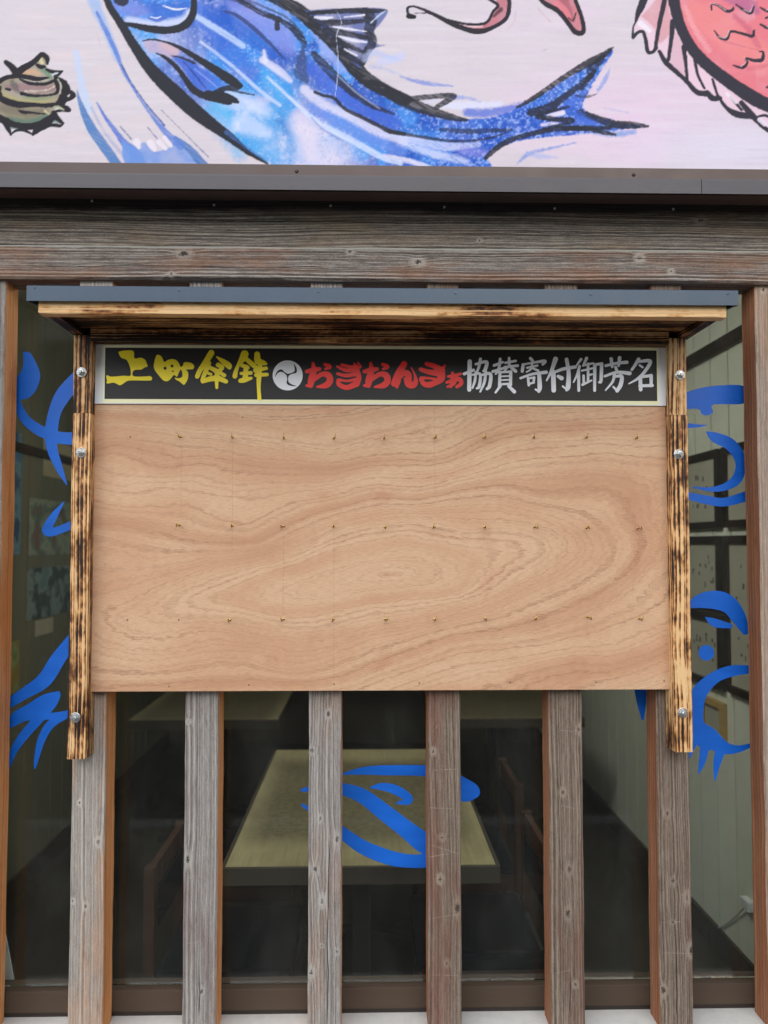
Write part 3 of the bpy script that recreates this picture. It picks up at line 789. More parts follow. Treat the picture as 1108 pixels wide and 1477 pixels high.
# metal cover
MY = -0.217
ml_, mr_ = U(38.5, 420, MY).x, U(1065, 430, MY).x
zc1 = (U(38, 411, MY).z + U(1065, 419, MY).z) / 2
zc0 = (U(38, 433, MY).z + U(1065, 441, MY).z) / 2
z_bk = zc1 + 0.028
prof = [(MY, zc0), (MY, zc1 - 0.0015), (MY + 0.0015, zc1), (SL_F - 0.001, z_bk), (SL_F - 0.001, z_bk - 0.002), (MY + 0.003, zc1 - 0.0025), (MY + 0.0016, zc0), ]
V = []
for xx in (ml_, mr_):
    V += [(xx, p[0], p[1]) for p in prof]
n = len(prof)
F = [(k, (k + 1) % n, n + (k + 1) % n, n + k) for k in range(n)] + [tuple(range(n))[::-1], tuple(range(n, 2 * n))]
cover = mesh('metal_cover', V, F, M['flashing'], nb)
b = bmesh.new(); b.from_mesh(cover.data); bmesh.ops.recalc_face_normals(b, faces=b.faces[:]); b.to_mesh(cover.data); b.free()
for xx in (ml_ + 0.0008, mr_ - 0.0008):                     # folded ends
    V = []
    for x2 in (xx - 0.0008, xx + 0.0008):
        V += [(x2, MY + 0.0018, zc0), (x2, MY + 0.0018, zc1 - 0.003), (x2, SL_F - 0.002, z_bk - 0.0035), (x2, SL_F - 0.002, z_bk - 0.034)]
    F = [(0, 1, 2, 3), (7, 6, 5, 4), (0, 4, 5, 1), (1, 5, 6, 2), (2, 6, 7, 3), (3, 7, 4, 0)]
    mesh('cover_end', V, F, M['flashing'], nb)
timber('roof_packing', fl.x + 0.01, fr_.x - 0.01, RFY + 0.006, SL_F - 0.004, z_ft + 0.0045, zc1 - 0.004, 'x', [um], nb, 0.001, 0.1, 0.0002)
for (px, py) in ((50, 413), (258, 417), (459, 419), (657, 421), (852, 423), (1050, 422)):
    nail(px, py + 1.5, MY, M['flashing'], cover, 0.0030, 'rivet')
# ------------------------------------------------------------------ title sign
SG = -0.0045
tl, tr, br2, bl2 = U(138, 497, SG), U(961, 501, SG), U(961.5, 584, SG), U(138, 583.5, SG)
sx0, sx1 = tl.x, tr.x
sz1, sz0 = (tl.z + tr.z) / 2, (br2.z + bl2.z) / 2
ts = empty('title_sign', ((sx0 + sx1) / 2, SG, sz0), 'long black title sign with yellow, red and white brush lettering on the plywood', 'sign')
M['sign_white'] = simple('sign board white', srgb(228, 234, 238), 0.35, 0.0, 0.04, 20)
M['sign_cream'] = simple('sign cream print', srgb(240, 240, 196), 0.4, 0.0, 0.03, 20)
M['sign_black'] = simple('sign black print', srgb(25, 25, 27), 0.5, 0.0, 0.03, 3)
box('sign_board', sx0, sx1, SG, -0.0006, sz0, sz1, M['sign_white'], ts, 0.0008)
def flat(name, x0, x1, z0, z1, Y, mat, parent):
    return mesh(name, [(x0, Y, z0), (x1, Y, z0), (x1, Y, z1), (x0, Y, z1)], [(0, 1, 2, 3)], mat, parent)
ix0, ix1 = U(151.5, 540, SG).x, U(947.5, 540, SG).x
iz1 = (U(152, 501, SG).z + U(948, 506, SG).z) / 2
iz0 = (U(152, 576.5, SG).z + U(948, 577.5, SG).z) / 2
flat('cream_border', ix0 - 0.004, ix1 + 0.004, sz0 + 0.0022, sz1 - 0.0012, SG - 0.0003, M['sign_cream'], ts)
flat('black_field', ix0, ix1, iz0, iz1, SG - 0.0006, M['sign_black'], ts)
# ------------------------------------------------------------------ brush shapes: distance fields turned into flat print
def smooth_path(pts, n=7):
    P = np.array(pts, float)
    if len(P) < 3: 
        t = np.linspace(0, 1, n)[:, None]
        return P[0] * (1 - t) + P[-1] * t
    E = np.vstack([2 * P[0] - P[1], P, 2 * P[-1] - P[-2]])
    out = []
    for i in range(1, len(E) - 2):
        p0, p1, p2, p3 = E[i - 1], E[i], E[i + 1], E[i + 2]
        for k in range(n):
            t = k / n
            out.append(0.5 * (2 * p1 + (p2 - p0) * t + (2 * p0 - 5 * p1 + 4 * p2 - p3) * t * t + (3 * p1 - p0 - 3 * p2 + p3) * t ** 3))
    out.append(P[-1])
    return np.array(out)
def d_stroke(X, Y, pts, n=7):
    S = smooth_path(pts, n)
    best = np.full(X.shape, 1e9)
    for a, b in zip(S[:-1], S[1:]):
        dx, dy = b[0] - a[0], b[1] - a[1]
        L = dx * dx + dy * dy + 1e-9
        t = np.clip(((X - a[0]) * dx + (Y - a[1]) * dy) / L, 0, 1)
        d = np.hypot(X - a[0] - t * dx, Y - a[1] - t * dy) - np.maximum(0, a[2] + (b[2] - a[2]) * t)
        best = np.minimum(best, d)
    return best
def d_poly(X, Y, pts, n=0):
    P = np.array(pts, float)
    if n:
        S = smooth_path(np.vstack([P, P[:1]]), n)[:-1]
    else: S = P
    best = np.full(X.shape, 1e9); ins = np.zeros(X.shape, bool)
    for i in range(len(S)):
        a, b = S[i], S[(i + 1) % len(S)]
        dx, dy = b[0] - a[0], b[1] - a[1]
        t = np.clip(((X - a[0]) * dx + (Y - a[1]) * dy) / (dx * dx + dy * dy + 1e-9), 0, 1)
        best = np.minimum(best, np.hypot(X - a[0] - t * dx, Y - a[1] - t * dy))
        if abs(dy) > 1e-9:
            c = ((a[1] > Y) != (b[1] > Y)) & (X < dx * (Y - a[1]) / dy + a[0])
            ins ^= c
    return np.where(ins, -best, best)
def zoomed(sh, ox, oy, s):
    out = []
    for k, pts in sh:
        out.append((k, [((p[0] / s + ox), (p[1] / s + oy)) + ((p[2] / s,) if len(p) > 2 else ()) for p in pts]))
    return out
def field(shapes, X, Y):
    d = np.full(X.shape, 1e9)
    for k, pts in shapes:
        if k == 's': d = np.minimum(d, d_stroke(X, Y, pts))
        elif k == 'p': d = np.minimum(d, d_poly(X, Y, pts, 4))
        elif k == 'c': d = np.minimum(d, np.hypot(X - pts[0][0], Y - pts[0][1]) - pts[0][2])
    for k, pts in shapes:
        if k == 'hc': d = np.maximum(d, pts[0][2] - np.hypot(X - pts[0][0], Y - pts[0][1]))
        elif k == 'hs': d = np.maximum(d, -d_stroke(X, Y, pts))
    return d
def cut_shape(name, shapes, plane, mat, parent, step=0.5):
    xs = [p[0] for k, q in shapes for p in q]; ys = [p[1] for k, q in shapes for p in q]
    wm = max([p[2] for k, q in shapes for p in q if len(p) > 2] + [0]) + 2
    gx = np.arange(min(xs) - wm, max(xs) + wm, step); gy = np.arange(min(ys) - wm, max(ys) + wm, step)
    X, Y = np.meshgrid(gx, gy)
    D = field(shapes, X, Y)
    V, F = [], []
    def add(poly):
        i = len(V); V.extend(poly); F.append(tuple(range(i, i + len(poly))))
    ins = D < 0
    full = ins[:-1, :-1] & ins[1:, :-1] & ins[:-1, 1:] & ins[1:, 1:]
    anyc = ins[:-1, :-1] | ins[1:, :-1] | ins[:-1, 1:] | ins[1:, 1:]
    for j in range(full.shape[0]):
        run = None
        for i in np.nonzero(anyc[j])[0]:
            if full[j, i]:
                if run and run[1] == i: run[1] = i + 1
                else:
                    if run: add([(gx[run[0]], gy[j]), (gx[run[1]], gy[j]), (gx[run[1]], gy[j + 1]), (gx[run[0]], gy[j + 1])])
                    run = [i, i + 1]
                continue
            c = [(gx[i], gy[j], D[j, i]), (gx[i + 1], gy[j], D[j, i + 1]), (gx[i + 1], gy[j + 1], D[j + 1, i + 1]), (gx[i], gy[j + 1], D[j + 1, i])]
            poly = []
            for a, b in zip(c, c[1:] + c[:1]):
                if a[2] < 0: poly.append(a[:2])
                if (a[2] < 0) != (b[2] < 0):
                    t = a[2] / (a[2] - b[2]); poly.append((a[0] + (b[0] - a[0]) * t, a[1] + (b[1] - a[1]) * t))
            if len(poly) > 2: add(poly)
        if run: add([(gx[run[0]], gy[j]), (gx[run[1]], gy[j]), (gx[run[1]], gy[j + 1]), (gx[run[0]], gy[j + 1])])
    W = [tuple(U(px, py, plane)) for px, py in V]
    F = [f[::-1] for f in F]
    return mesh(name, W, F, mat, parent)

# ---- lettering of the title sign
def S(*p): return ('s', list(p))
def Pg(*p): return ('p', list(p))
ZA, ZB, ZC, ZD, ZE, ZF = (145, 495, 8.523), (275, 495, 8.523), (385, 495, 7.387), (525, 495, 7.387), (660, 500, 7.387), (800, 500, 6.925)
ue = [Pg((220, 105), (300, 90), (405, 97), (418, 185), (495, 178), (550, 205), (568, 245), (580, 285), (540, 300), (500, 325), (410, 335), (405, 405), (560, 408), (600, 403), (632, 420), (632, 445), (600, 460), (380, 458), (320, 470), (270, 505), (235, 517), (200, 500), (160, 485), (100, 495), (75, 490), (80, 460), (72, 400), (100, 400), (140, 412), (280, 400), (365, 400), (372, 340), (355, 270), (320, 205), (265, 185), (235, 150))]
machi = [Pg((655, 270), (670, 200), (690, 150), (715, 143), (755, 170), (785, 230), (830, 205), (890, 195), (940, 215), (970, 255), (985, 290), (1015, 275), (1030, 235), (1108, 240), (1150, 275), (1140, 318), (1090, 322), (1045, 328), (1072, 345), (1080, 400), (1065, 460), (1030, 510), (1005, 500), (970, 470), (930, 450), (915, 425), (960, 430), (1005, 410), (1003, 350), (985, 325), (962, 365), (940, 412), (905, 390), (870, 430), (840, 460), (800, 468), (765, 450), (720, 400), (680, 350), (660, 310)),
         ('hc', [(795, 308, 19)]), ('hc', [(880, 281, 18)]), ('hc', [(890, 345, 11)])]
kasa = [S((255, 120, 38), (185, 235, 36), (115, 335, 30), (82, 408, 28)), S((318, 165, 6), (395, 222, 30), (465, 272, 38), (478, 300, 24)),
        S((340, 268, 30), (392, 300, 22), (330, 355, 30)), S((238, 240, 16), (205, 305, 28), (165, 395, 26), (140, 455, 20)), S((240, 300, 24), (320, 350, 30), (325, 430, 26)),
        S((335, 345, 20), (415, 395, 24)), S((150, 468, 26), (240, 440, 32), (340, 432, 34), (435, 470, 26)), S((320, 420, 26), (322, 545, 18)), S((200, 362, 16), (250, 382, 18))]
hoko = [S((665, 135, 48), (640, 190, 42), (590, 262, 22), (555, 350, 26), (545, 405, 30)), S((690, 200, 28), (760, 260, 30), (805, 300, 26)),
        S((632, 272, 24), (700, 300, 26)), S((620, 372, 18), (740, 365, 24)), S((682, 290, 28), (672, 430, 34)), S((612, 462, 26), (660, 452, 32), (745, 430, 18)),
        S((818, 135, 34), (828, 220, 42), (890, 240, 32), (930, 255, 14)), S((800, 335, 30), (870, 320, 24), (930, 308, 22)), S((805, 392, 24), (940, 385, 22)),
        S((858, 245, 24), (842, 400, 30), (838, 550, 23), (846, 680, 24))]
emb = [('c', [(222, 343, 160)]), ('hs', [(88, 358, 2), (112, 312, 8), (150, 292, 13), (188, 314, 6), (222, 340, 12)]),
       ('hs', [(288, 222, 2), (306, 265, 10), (305, 305, 12), (265, 322, 6), (222, 340, 12)]), ('hs', [(315, 457, 2), (262, 447, 9), (225, 425, 13), (222, 385, 5), (222, 340, 12)])]
o_ = [S((425, 302, 20), (500, 285, 28), (560, 275, 20)), S((493, 215, 16), (500, 290, 30), (478, 380, 38), (465, 445, 30)), S((425, 452, 14), (470, 455, 22)),
      S((505, 385, 22), (590, 330, 26), (655, 342, 34), (672, 400, 34), (630, 448, 32), (535, 466, 10)), S((618, 225, 16), (668, 250, 24), (622, 276, 11))]
gi = [S((752, 250, 13), (840, 288, 20), (930, 284, 21), (1000, 252, 11)), S((800, 230, 16), (890, 252, 17), (960, 246, 18)), S((755, 325, 16), (850, 345, 19), (960, 325, 24)),
      S((955, 280, 30), (980, 360, 28), (955, 430, 36)), S((760, 395, 18), (770, 440, 24), (850, 472, 26), (940, 440, 32)), S((765, 390, 16), (860, 402, 13), (945, 385, 18)),
      S((930, 216, 9), (955, 240, 11)), S((970, 206, 9), (996, 236, 11))]
n_ = [S((430, 222, 32), (370, 320, 36), (322, 430, 34)), S((350, 465, 18), (375, 400, 20)), S((355, 385, 26), (420, 322, 30), (468, 330, 36), (480, 400, 30)),
      S((440, 380, 16), (470, 440, 28), (525, 446, 34), (552, 405, 24), (540, 330, 11), (505, 260, 5))]
sa = [S((668, 220, 22), (750, 245, 27), (830, 290, 36)), S((835, 280, 22), (866, 232, 7)), S((605, 280, 22), (700, 308, 27), (815, 318, 40)), S((820, 290, 42), (822, 370, 42), (785, 420, 22)),
      S((608, 385, 22), (640, 432, 26), (700, 442, 32), (790, 410, 26)), S((612, 372, 20), (690, 372, 12), (760, 385, 16))]
a_ = [S((900, 355, 14), (960, 345, 18), (1035, 325, 13)), S((945, 315, 14), (940, 400, 20), (925, 465, 15)), S((882, 418, 14), (920, 405, 18), (960, 388, 20), (1020, 385, 24), (1036, 430, 22), (990, 465, 16)),
      S((990, 355, 13), (960, 430, 16), (890, 465, 12))]
kyo = [S((72, 290, 14), (170, 250, 14)), S((130, 158, 20), (125, 458, 19)), S((195, 186, 11), (308, 162, 15), (296, 240, 17), (275, 262, 9)), S((245, 132, 14), (228, 215, 13), (205, 275, 9)),
       S((160, 300, 9), (240, 292, 12), (232, 420, 15), (205, 445, 9)), S((195, 272, 11), (186, 360, 12), (160, 440, 9)), S((255, 302, 10), (350, 292, 15), (342, 415, 17), (315, 450, 13)), S((302, 265, 12), (286, 380, 13), (242, 480, 8))]
san = [S((390, 200, 13), (482, 166, 11)), S((376, 265, 13), (500, 226, 11)), S((455, 132, 13), (440, 235, 13), (408, 290, 9)), S((510, 172, 11), (620, 152, 11)), S((502, 216, 9), (640, 202, 13)),
       S((550, 122, 12), (556, 200, 13), (620, 262, 15)), S((545, 210, 9), (500, 258, 7)), S((452, 275, 14), (447, 415, 14)), S((452, 273, 10), (570, 266, 11)), S((567, 268, 15), (565, 408, 14)),
       S((450, 318, 7), (560, 312, 7)), S((450, 358, 7), (560, 352, 7)), S((447, 402, 10), (565, 394, 10)), S((455, 420, 13), (406, 488, 9)), S((545, 420, 14), (605, 480, 17))]
ki = [S((778, 125, 14), (800, 150, 13)), S((700, 192, 15), (690, 262, 14)), S((700, 190, 9), (830, 166, 10), (928, 156, 17), (908, 190, 11)), S((742, 225, 10), (850, 202, 11)), S((796, 182, 11), (780, 240, 9), (736, 270, 7)),
      S((800, 230, 9), (860, 255, 11)), S((672, 335, 11), (800, 292, 12), (945, 272, 16)), S((752, 335, 12), (760, 410, 12)), S((752, 340, 9), (820, 326, 9)), S((816, 330, 12), (810, 385, 10)), S((762, 396, 10), (815, 382, 9)),
      S((870, 292, 17), (876, 430, 21), (866, 478, 13)), S((832, 456, 9), (870, 478, 10))]
fu1 = [S((1045, 132, 23), (1000, 260, 15), (950, 360, 7)), S((1020, 272, 22), (1025, 465, 21))]
fu2 = [S((12, 250, 11), (90, 222, 14), (208, 202, 14)), S((120, 128, 16), (140, 250, 17), (136, 395, 21), (120, 434, 11)), S((82, 396, 8), (124, 430, 8)), S((36, 296, 13), (70, 315, 19))]
go = [S((265, 126, 12), (215, 195, 7)), S((250, 196, 12), (225, 280, 10), (190, 355, 6)), S((240, 242, 13), (242, 438, 12)), S((320, 116, 14), (285, 190, 9)), S((292, 186, 9), (385, 166, 9)), S((272, 240, 8), (380, 216, 9)),
      S((335, 172, 12), (335, 348, 11)), S((290, 290, 11), (292, 370, 11)), S((280, 380, 11), (370, 337, 7)), S((335, 286, 9), (375, 276, 8)), S((402, 182, 15), (400, 438, 12)), S((402, 180, 11), (472, 170, 13)), S((470, 172, 15), (464, 338, 14), (445, 356, 9))]
hou = [S((512, 190, 12), (620, 166, 12), (722, 156, 15)), S((565, 122, 15), (576, 200, 12)), S((650, 112, 16), (640, 190, 11)), S((610, 204, 12), (622, 240, 13)), S((502, 295, 11), (620, 256, 12), (750, 266, 17)),
       S((600, 266, 13), (580, 350, 11), (510, 435, 6)), S((592, 300, 9), (668, 296, 16), (660, 380, 18), (625, 440, 16)), S((588, 402, 9), (622, 440, 9))]
mei = [S((840, 126, 16), (800, 190, 13), (772, 230, 11)), S((830, 150, 11), (955, 146, 16), (900, 250, 14), (830, 320, 11), (742, 370, 5)), S((850, 186, 9), (880, 206, 9)), S((856, 302, 16), (860, 428, 16)),
       S((870, 302, 11), (965, 288, 14)), S((965, 292, 15), (965, 390, 13)), S((850, 392, 12), (975, 387, 14))]
M['let_yellow'] = simple('yellow lettering', srgb(246, 226, 40), 0.35, 0.0, 0.04, 40)
M['let_red'] = simple('red lettering', srgb(234, 52, 46), 0.35, 0.0, 0.05, 40)
M['let_white'] = simple('white lettering', srgb(236, 240, 248), 0.35, 0.0, 0.03, 40)
LY = SG - 0.0009
for gl, z, mt in ((ue, ZA, 'let_yellow'), (machi, ZA, 'let_yellow'), (kasa, ZB, 'let_yellow'), (hoko, ZB, 'let_yellow')):
    cut_shape('letter', zoomed(gl, *z), LY, M[mt], ts)
cut_shape('emblem', zoomed(emb, *ZC), LY, M['let_white'], ts)
o2 = [(k, [(p[0] + 614 - 1034.2,) + tuple(p[1:]) for p in q]) for k, q in o_]
for gl, z in ((o_, ZC), (gi, ZC), (o2, ZD), (n_, ZD), (sa, ZD), (a_, ZD)):
    cut_shape('letter', zoomed(gl, *z), LY, M['let_red'], ts)
for gl in (zoomed(kyo, *ZE), zoomed(san, *ZE), zoomed(ki, *ZE), zoomed(fu1, *ZE) + zoomed(fu2, *ZF), zoomed(go, *ZF), zoomed(hou, *ZF), zoomed(mei, *ZF)):
    cut_shape('letter', [(k, [(p[0], p[1], p[2] * 1.12 + 0.1) for p in q]) for k, q in gl], LY, M['let_white'], ts)

# ---- blue fish brushed on the inside of the glass
BLUE = {
 'tail_mark': ((0, 480, 4.92), [Pg((165, 135), (210, 140), (250, 200), (285, 290), (275, 360), (240, 430), (180, 470), (95, 470), (70, 380), (140, 290), (165, 230)),
     S((105, 460, 25), (170, 600, 33), (260, 680, 38), (350, 720, 42), (430, 745, 42), (540, 752, 45)),
     S((560, 310, 50), (450, 440, 55), (390, 560, 45), (365, 700, 45), (370, 820, 38), (420, 960, 26), (475, 1080, 3))]),
 'fin_mark': ((0, 480, 4.92), [S((455, 1200, 3), (390, 1290, 24), (335, 1390, 34), (352, 1415, 31), (420, 1400, 28), (540, 1350, 28))]),
 'fan_mark': ((0, 840, 3.957), [S((430, 300, 30), (330, 440, 42), (250, 560, 42), (130, 640, 32), (20, 710, 26)),
     Pg((340, 620), (250, 640), (150, 700), (80, 740), (40, 800), (50, 835), (150, 790), (230, 790), (310, 720), (345, 650)),
     S((230, 770, 28), (140, 870, 27), (80, 960, 20), (45, 1060, 9)), S((420, 735, 20), (300, 800, 24), (240, 890, 22), (210, 1000, 14), (200, 1060, 5)), S((240, 770, 18), (410, 745, 16))]),
 'brow_mark': ((980, 460, 4.617), [Pg((20, 495), (200, 450), (440, 448), (440, 560), (230, 570), (225, 620), (190, 642), (150, 635), (125, 600), (20, 592))]),
 'dash_mark': ((980, 460, 4.617), [S((30, 710, 18), (120, 712, 11), (185, 708, 2))]),
 'hook_mark': ((980, 460, 4.617), [S((180, 752, 4), (240, 790, 34), (330, 830, 40), (390, 900, 38), (410, 980, 35), (380, 1070, 34), (300, 1120, 24), (200, 1135, 14), (90, 1120, 4))]),
 'line_mark': ((980, 460, 4.617), [S((60, 1178, 24), (180, 1205, 29), (300, 1220, 29), (450, 1180, 35))]),
 'arch_mark': ((980, 760, 3.992), [S((50, 455, 14), (130, 425, 42), (220, 422, 54), (290, 452, 50), (340, 520, 42), (380, 600, 22)), S((150, 520, 3), (205, 552, 24), (292, 570, 14))]),
 'dot_mark': ((980, 760, 3.992), [('c', [(155, 725, 45)])]),
 'body_mark': ((980, 760, 3.992), [S((430, 820, 22), (300, 830, 32), (200, 870, 34), (120, 950, 44), (95, 1050, 44), (100, 1150, 48), (170, 1210, 55), (250, 1268, 38), (330, 1280, 22), (430, 1252, 10)),
     S((110, 1190, 55), (160, 1250, 40)), S((150, 1250, 28), (130, 1360, 18), (110, 1420, 3)), S((240, 1270, 32), (215, 1370, 20), (205, 1460, 3)), S((80, 1200, 45), (55, 1330, 6))]),
 'eye_mark': ((440, 1060, 3.957), [S((200, 226, 3), (320, 207, 20), (450, 202, 28), (700, 206, 32), (800, 240, 45), (895, 310, 66), (950, 322, 46), (990, 335, 8)),
     S((-15, 315, 10), (100, 300, 25), (215, 310, 34), (330, 350, 42), (450, 440, 47), (580, 540, 50), (680, 620, 56), (760, 690, 25)),
     S((-15, 400, 8), (100, 470, 24), (215, 560, 34), (330, 640, 40), (480, 700, 42), (600, 720, 38), (700, 716, 38), (800, 690, 18))]),
 'curl_mark': ((440, 1060, 3.957), [S((375, 300, 5), (440, 295, 21), (520, 315, 27), (590, 360, 24), (580, 382, 18), (525, 388, 6))]),
 'smear_mark': ((0, 0, 1.0), [S((922, 975, 9), (925, 1005, 8), (927, 1037, 2))]),
}
for nm, (z, sh) in BLUE.items():
    cut_shape(nm, zoomed(sh, *z), GL - 0.0038, M['blue'], pane, 0.6)
# ------------------------------------------------------------------ furniture seen through the glass
def dining_table(name, x0, x1, y0, y1, zt, label, grp):
    cx, cy = (x0 + x1) / 2, (y0 + y1) / 2
    t = empty(name, (cx, cy, 0), label, 'table', grp)
    top = box('tabletop', x0, x1, y0, y1, zt - 0.028, zt, M['tabletop'], t, 0.002)
    e = 0.0008
    box('edge_band', x0 - 0.012, x1 + 0.012, y0 - 0.012, y0 - e, zt - 0.050, zt - 0.001, M['table_edge'], t, 0.002)
    box('edge_band', x0 - 0.012, x1 + 0.012, y1 + e, y1 + 0.012, zt - 0.050, zt - 0.001, M['table_edge'], t, 0.002)
    box('edge_band', x0 - 0.012, x0 - e, y0, y1, zt - 0.050, zt - 0.001, M['table_edge'], t, 0.002)
    box('edge_band', x1 + e, x1 + 0.012, y0, y1, zt - 0.050, zt - 0.001, M['table_edge'], t, 0.002)
    for yy in (y0 + 0.26, y1 - 0.26):
        box('leg', cx - 0.028, cx + 0.028, yy - 0.028, yy + 0.028, 0.03, zt - 0.0285, M['black_steel'], t, 0.003)
        for a in (R(25), R(-25)):
            bm = bmesh.new(); bm_box(bm, -0.30, 0.30, -0.02, 0.02, 0.003, 0.030, 0.003)
            bmesh.ops.rotate(bm, verts=bm.verts, cent=(0, 0, 0), matrix=Matrix.Rotation(a, 3, 'Z'))
            bmesh.ops.translate(bm, verts=bm.verts, vec=(cx, yy, 0.0 if a > 0 else 0.0005))
            from_bm('foot', bm, M['black_steel'], t)
    for s in (1, -1):
        bm = bmesh.new(); tube_bm(bm, [(cx + 0.01 * s, y0 + 0.28, 0.38 + 0.16 * s), (cx + 0.01 * s, y1 - 0.28, 0.38 - 0.16 * s)], 0.010, 8)
        from_bm('brace', bm, M['black_steel'], t)
    return t
yT0 = 0.30
pa, pb = U(325, 1250, yT0), U(715, 1246, yT0)
zt = (pa.z + pb.z) / 2
ydeep = U(0, 0, 0).y
d = ray(520, 1081); yT1 = CAM.y + d.y * ((zt - CAM.z) / d.z)
dining_table('dining_table', pa.x, pb.x, yT0, min(yT1, 1.55), zt, 'worn yellow wooden dining table set end-on just behind the glass', None)
W_ = pb.x - pa.x
dining_table('dining_table', 0.36, 0.36 + W_, 2.15, 3.0, zt, 'dining table farther inside the room, toward the panelled wall with framed papers', None)
dining_table('dining_table', -1.25, -1.25 + W_, 2.15, 3.0, zt, 'dining table farther inside the room, toward the wall of posters', None)
def chair(label, bx, y0, s, zb=0.70, grp=None):
    """bx: x of the back, s=+1 faces +x ; y0: near side"""
    c = empty('dining_chair', (bx + s * 0.2, y0 + 0.19, 0), label, 'chair', grp)
    y1 = y0 + 0.38
    def bb(nm, u0, u1, ya, yb, z0, z1, mt, bv=0.003):
        xa, xb = sorted((bx + s * u0, bx + s * u1))
        return box(nm, xa, xb, ya, yb, z0, z1, mt, c, bv)
    for ya in (y0, y1 - 0.032):
        bb('back_post', 0, 0.032, ya, ya + 0.032, 0, zb, M['chair_wood'])
        bb('leg', 0.37, 0.402, ya, ya + 0.032, 0, 0.355, M['chair_wood'])
        bb('side_rail', 0.033, 0.369, ya + 0.005, ya + 0.027, 0.295, 0.354, M['chair_wood'], 0.002)
        bb('stretcher', 0.033, 0.369, ya + 0.008, ya + 0.024, 0.12, 0.145, M['chair_wood'], 0.002)
    bb('seat', 0.034, 0.415, y0 - 0.006, y1 + 0.006, 0.3555, 0.408, M['vinyl'], 0.016)
    bb('top_rail', 0.006, 0.026, y0 + 0.033, y1 - 0.033, zb - 0.07, zb - 0.004, M['chair_wood'])
    bb('back_pad', 0.002, 0.030, y0 + 0.036, y1 - 0.036, 0.50, zb - 0.075, M['vinyl'], 0.008)
    return c
pc = U(207, 1253, 0.26)
chair('wooden chair with black seat tucked under the yellow table, back to the poster wall', pc.x, 0.26, 1, pc.z)
pd_ = U(805, 1362, 0.34)
chair('wooden chair with black seat tucked under the yellow table, back to the panelled wall', pd_.x, 0.34, -1, pc.z)
chair('wooden chair at the far end of the yellow table, back to the poster wall', pc.x - 0.02, 0.95, 1, pc.z)
chair('wooden chair at the far end of the yellow table, back to the panelled wall', pd_.x + 0.03, 0.98, -1, pc.z)
# framed papers on the panelled right wall
def framed(label, y0, y1, z0, z1, fw, matf, seed, grp):
    x1 = WR - 0.0005
    f = empty('framed_paper', (x1, (y0 + y1) / 2, z0), label, 'picture', grp)
    box('frame', x1 - 0.022, x1, y0, y0 + fw, z0, z1, matf, f, 0.002)
    box('frame', x1 - 0.022, x1, y1 - fw, y1, z0, z1, matf, f, 0.002)
    box('frame', x1 - 0.022, x1, y0 + fw, y1 - fw, z0, z0 + fw, matf, f, 0.002)
    box('frame', x1 - 0.022, x1, y0 + fw, y1 - fw, z1 - fw, z1, matf, f, 0.002)
    box('paper', x1 - 0.008, x1 - 0.001, y0 + fw, y1 - fw, z0 + fw, z1 - fw, M['paper'], f)
    if seed:
        rg = random.Random(seed)
        bm = bmesh.new()
        for k in range(11):
            yy = rg.uniform(y0 + fw + 0.04, y1 - fw - 0.05); zz = rg.uniform(z0 + fw + 0.05, z1 - fw - 0.06)
            bm_box(bm, x1 - 0.0088, x1 - 0.0082, yy, yy + rg.uniform(0.006, 0.016), zz, zz + rg.uniform(0.008, 0.022))
        o = from_bm('ink_mark', bm, M['ink'], f); o['kind'] = 'stuff'
def wy(px): return UX(px, 784, WR).y
wA, wB, wC, wD = wy(990), wy(1044), wy(1050), wy(1112)
framed('dark framed sheet, upper row, farther from the glass, on the panelled wall', wB, wA, 1.66, 1.97, 0.028, M['frame_dark'], 3, None)
framed('dark framed sheet, upper row, nearer the glass, on the panelled wall', wD, wC, 1.66, 1.97, 0.028, M['frame_dark'], 0, None)
framed('tall dark framed sheet with ink marks, lower row, farther from the glass', wB, wA, 1.33, 1.63, 0.028, M['frame_dark'], 8, None)
framed('tall dark framed sheet with ink marks, lower row, nearer the glass', wD, wC, 1.04, 1.63, 0.028, M['frame_dark'], 5, None)
framed('dark framed sheet with ink marks under another framed sheet, just above the pale frame', wB, wA, 1.03, 1.32, 0.028, M['frame_dark'], 6, None)
framed('small pale wooden frame hanging below the dark frames', wy(1045), wy(1012), 0.83, 0.985, 0.026, M['frame_oak'], 0, None)
# posters on the left wall
def poster(label, pxa, pxb, pya, pyb, col, blobs, grp=None):
    x0 = WL + 0.0012
    a, b = UX(pxa, (pya + pyb) / 2, WL), UX(pxb, (pya + pyb) / 2, WL)
    za, zb = UX((pxa + pxb) / 2, pyb, WL).z, UX((pxa + pxb) / 2, pya, WL).z
    m = Mat('poster print', 0.5)
    x, y, z = m.coords()
    n = m.noise(m.xyz(m.math('ADD', m.math('MULTIPLY', y, 9.0), pya), 0.0, m.math('MULTIPLY', z, 9.0)), 1.0, 3, 0.5)
    st = [(0.36, col)] + [(0.46 + 0.09 * i, c) for i, c in enumerate(blobs)]
    m.base(m.ramp(n, st))
    o = box('poster', x0, x0 + 0.0015, min(a.y, b.y), max(a.y, b.y), za, zb, m.m)
    tag(o, label, 'poster', grp)
poster('blank pale sheet, highest of the sheets pinned to the dim wall', 62, 104, 638, 690, srgb(168, 158, 130), [srgb(180, 170, 140)])
poster('greenish picture poster with a red patch pinned below the blank sheet', 41, 106, 722, 800, srgb(120, 140, 128), [srgb(150, 160, 140), srgb(96, 118, 110), srgb(140, 90, 84)])
poster('teal picture poster pinned below the greenish poster', 38, 104, 818, 888, srgb(96, 128, 128), [srgb(130, 150, 146), srgb(60, 78, 84)])
poster('narrow blue poster beside the greenish poster on the dim wall', 12, 30, 622, 800, srgb(80, 120, 150), [srgb(120, 150, 160), srgb(60, 90, 120)])
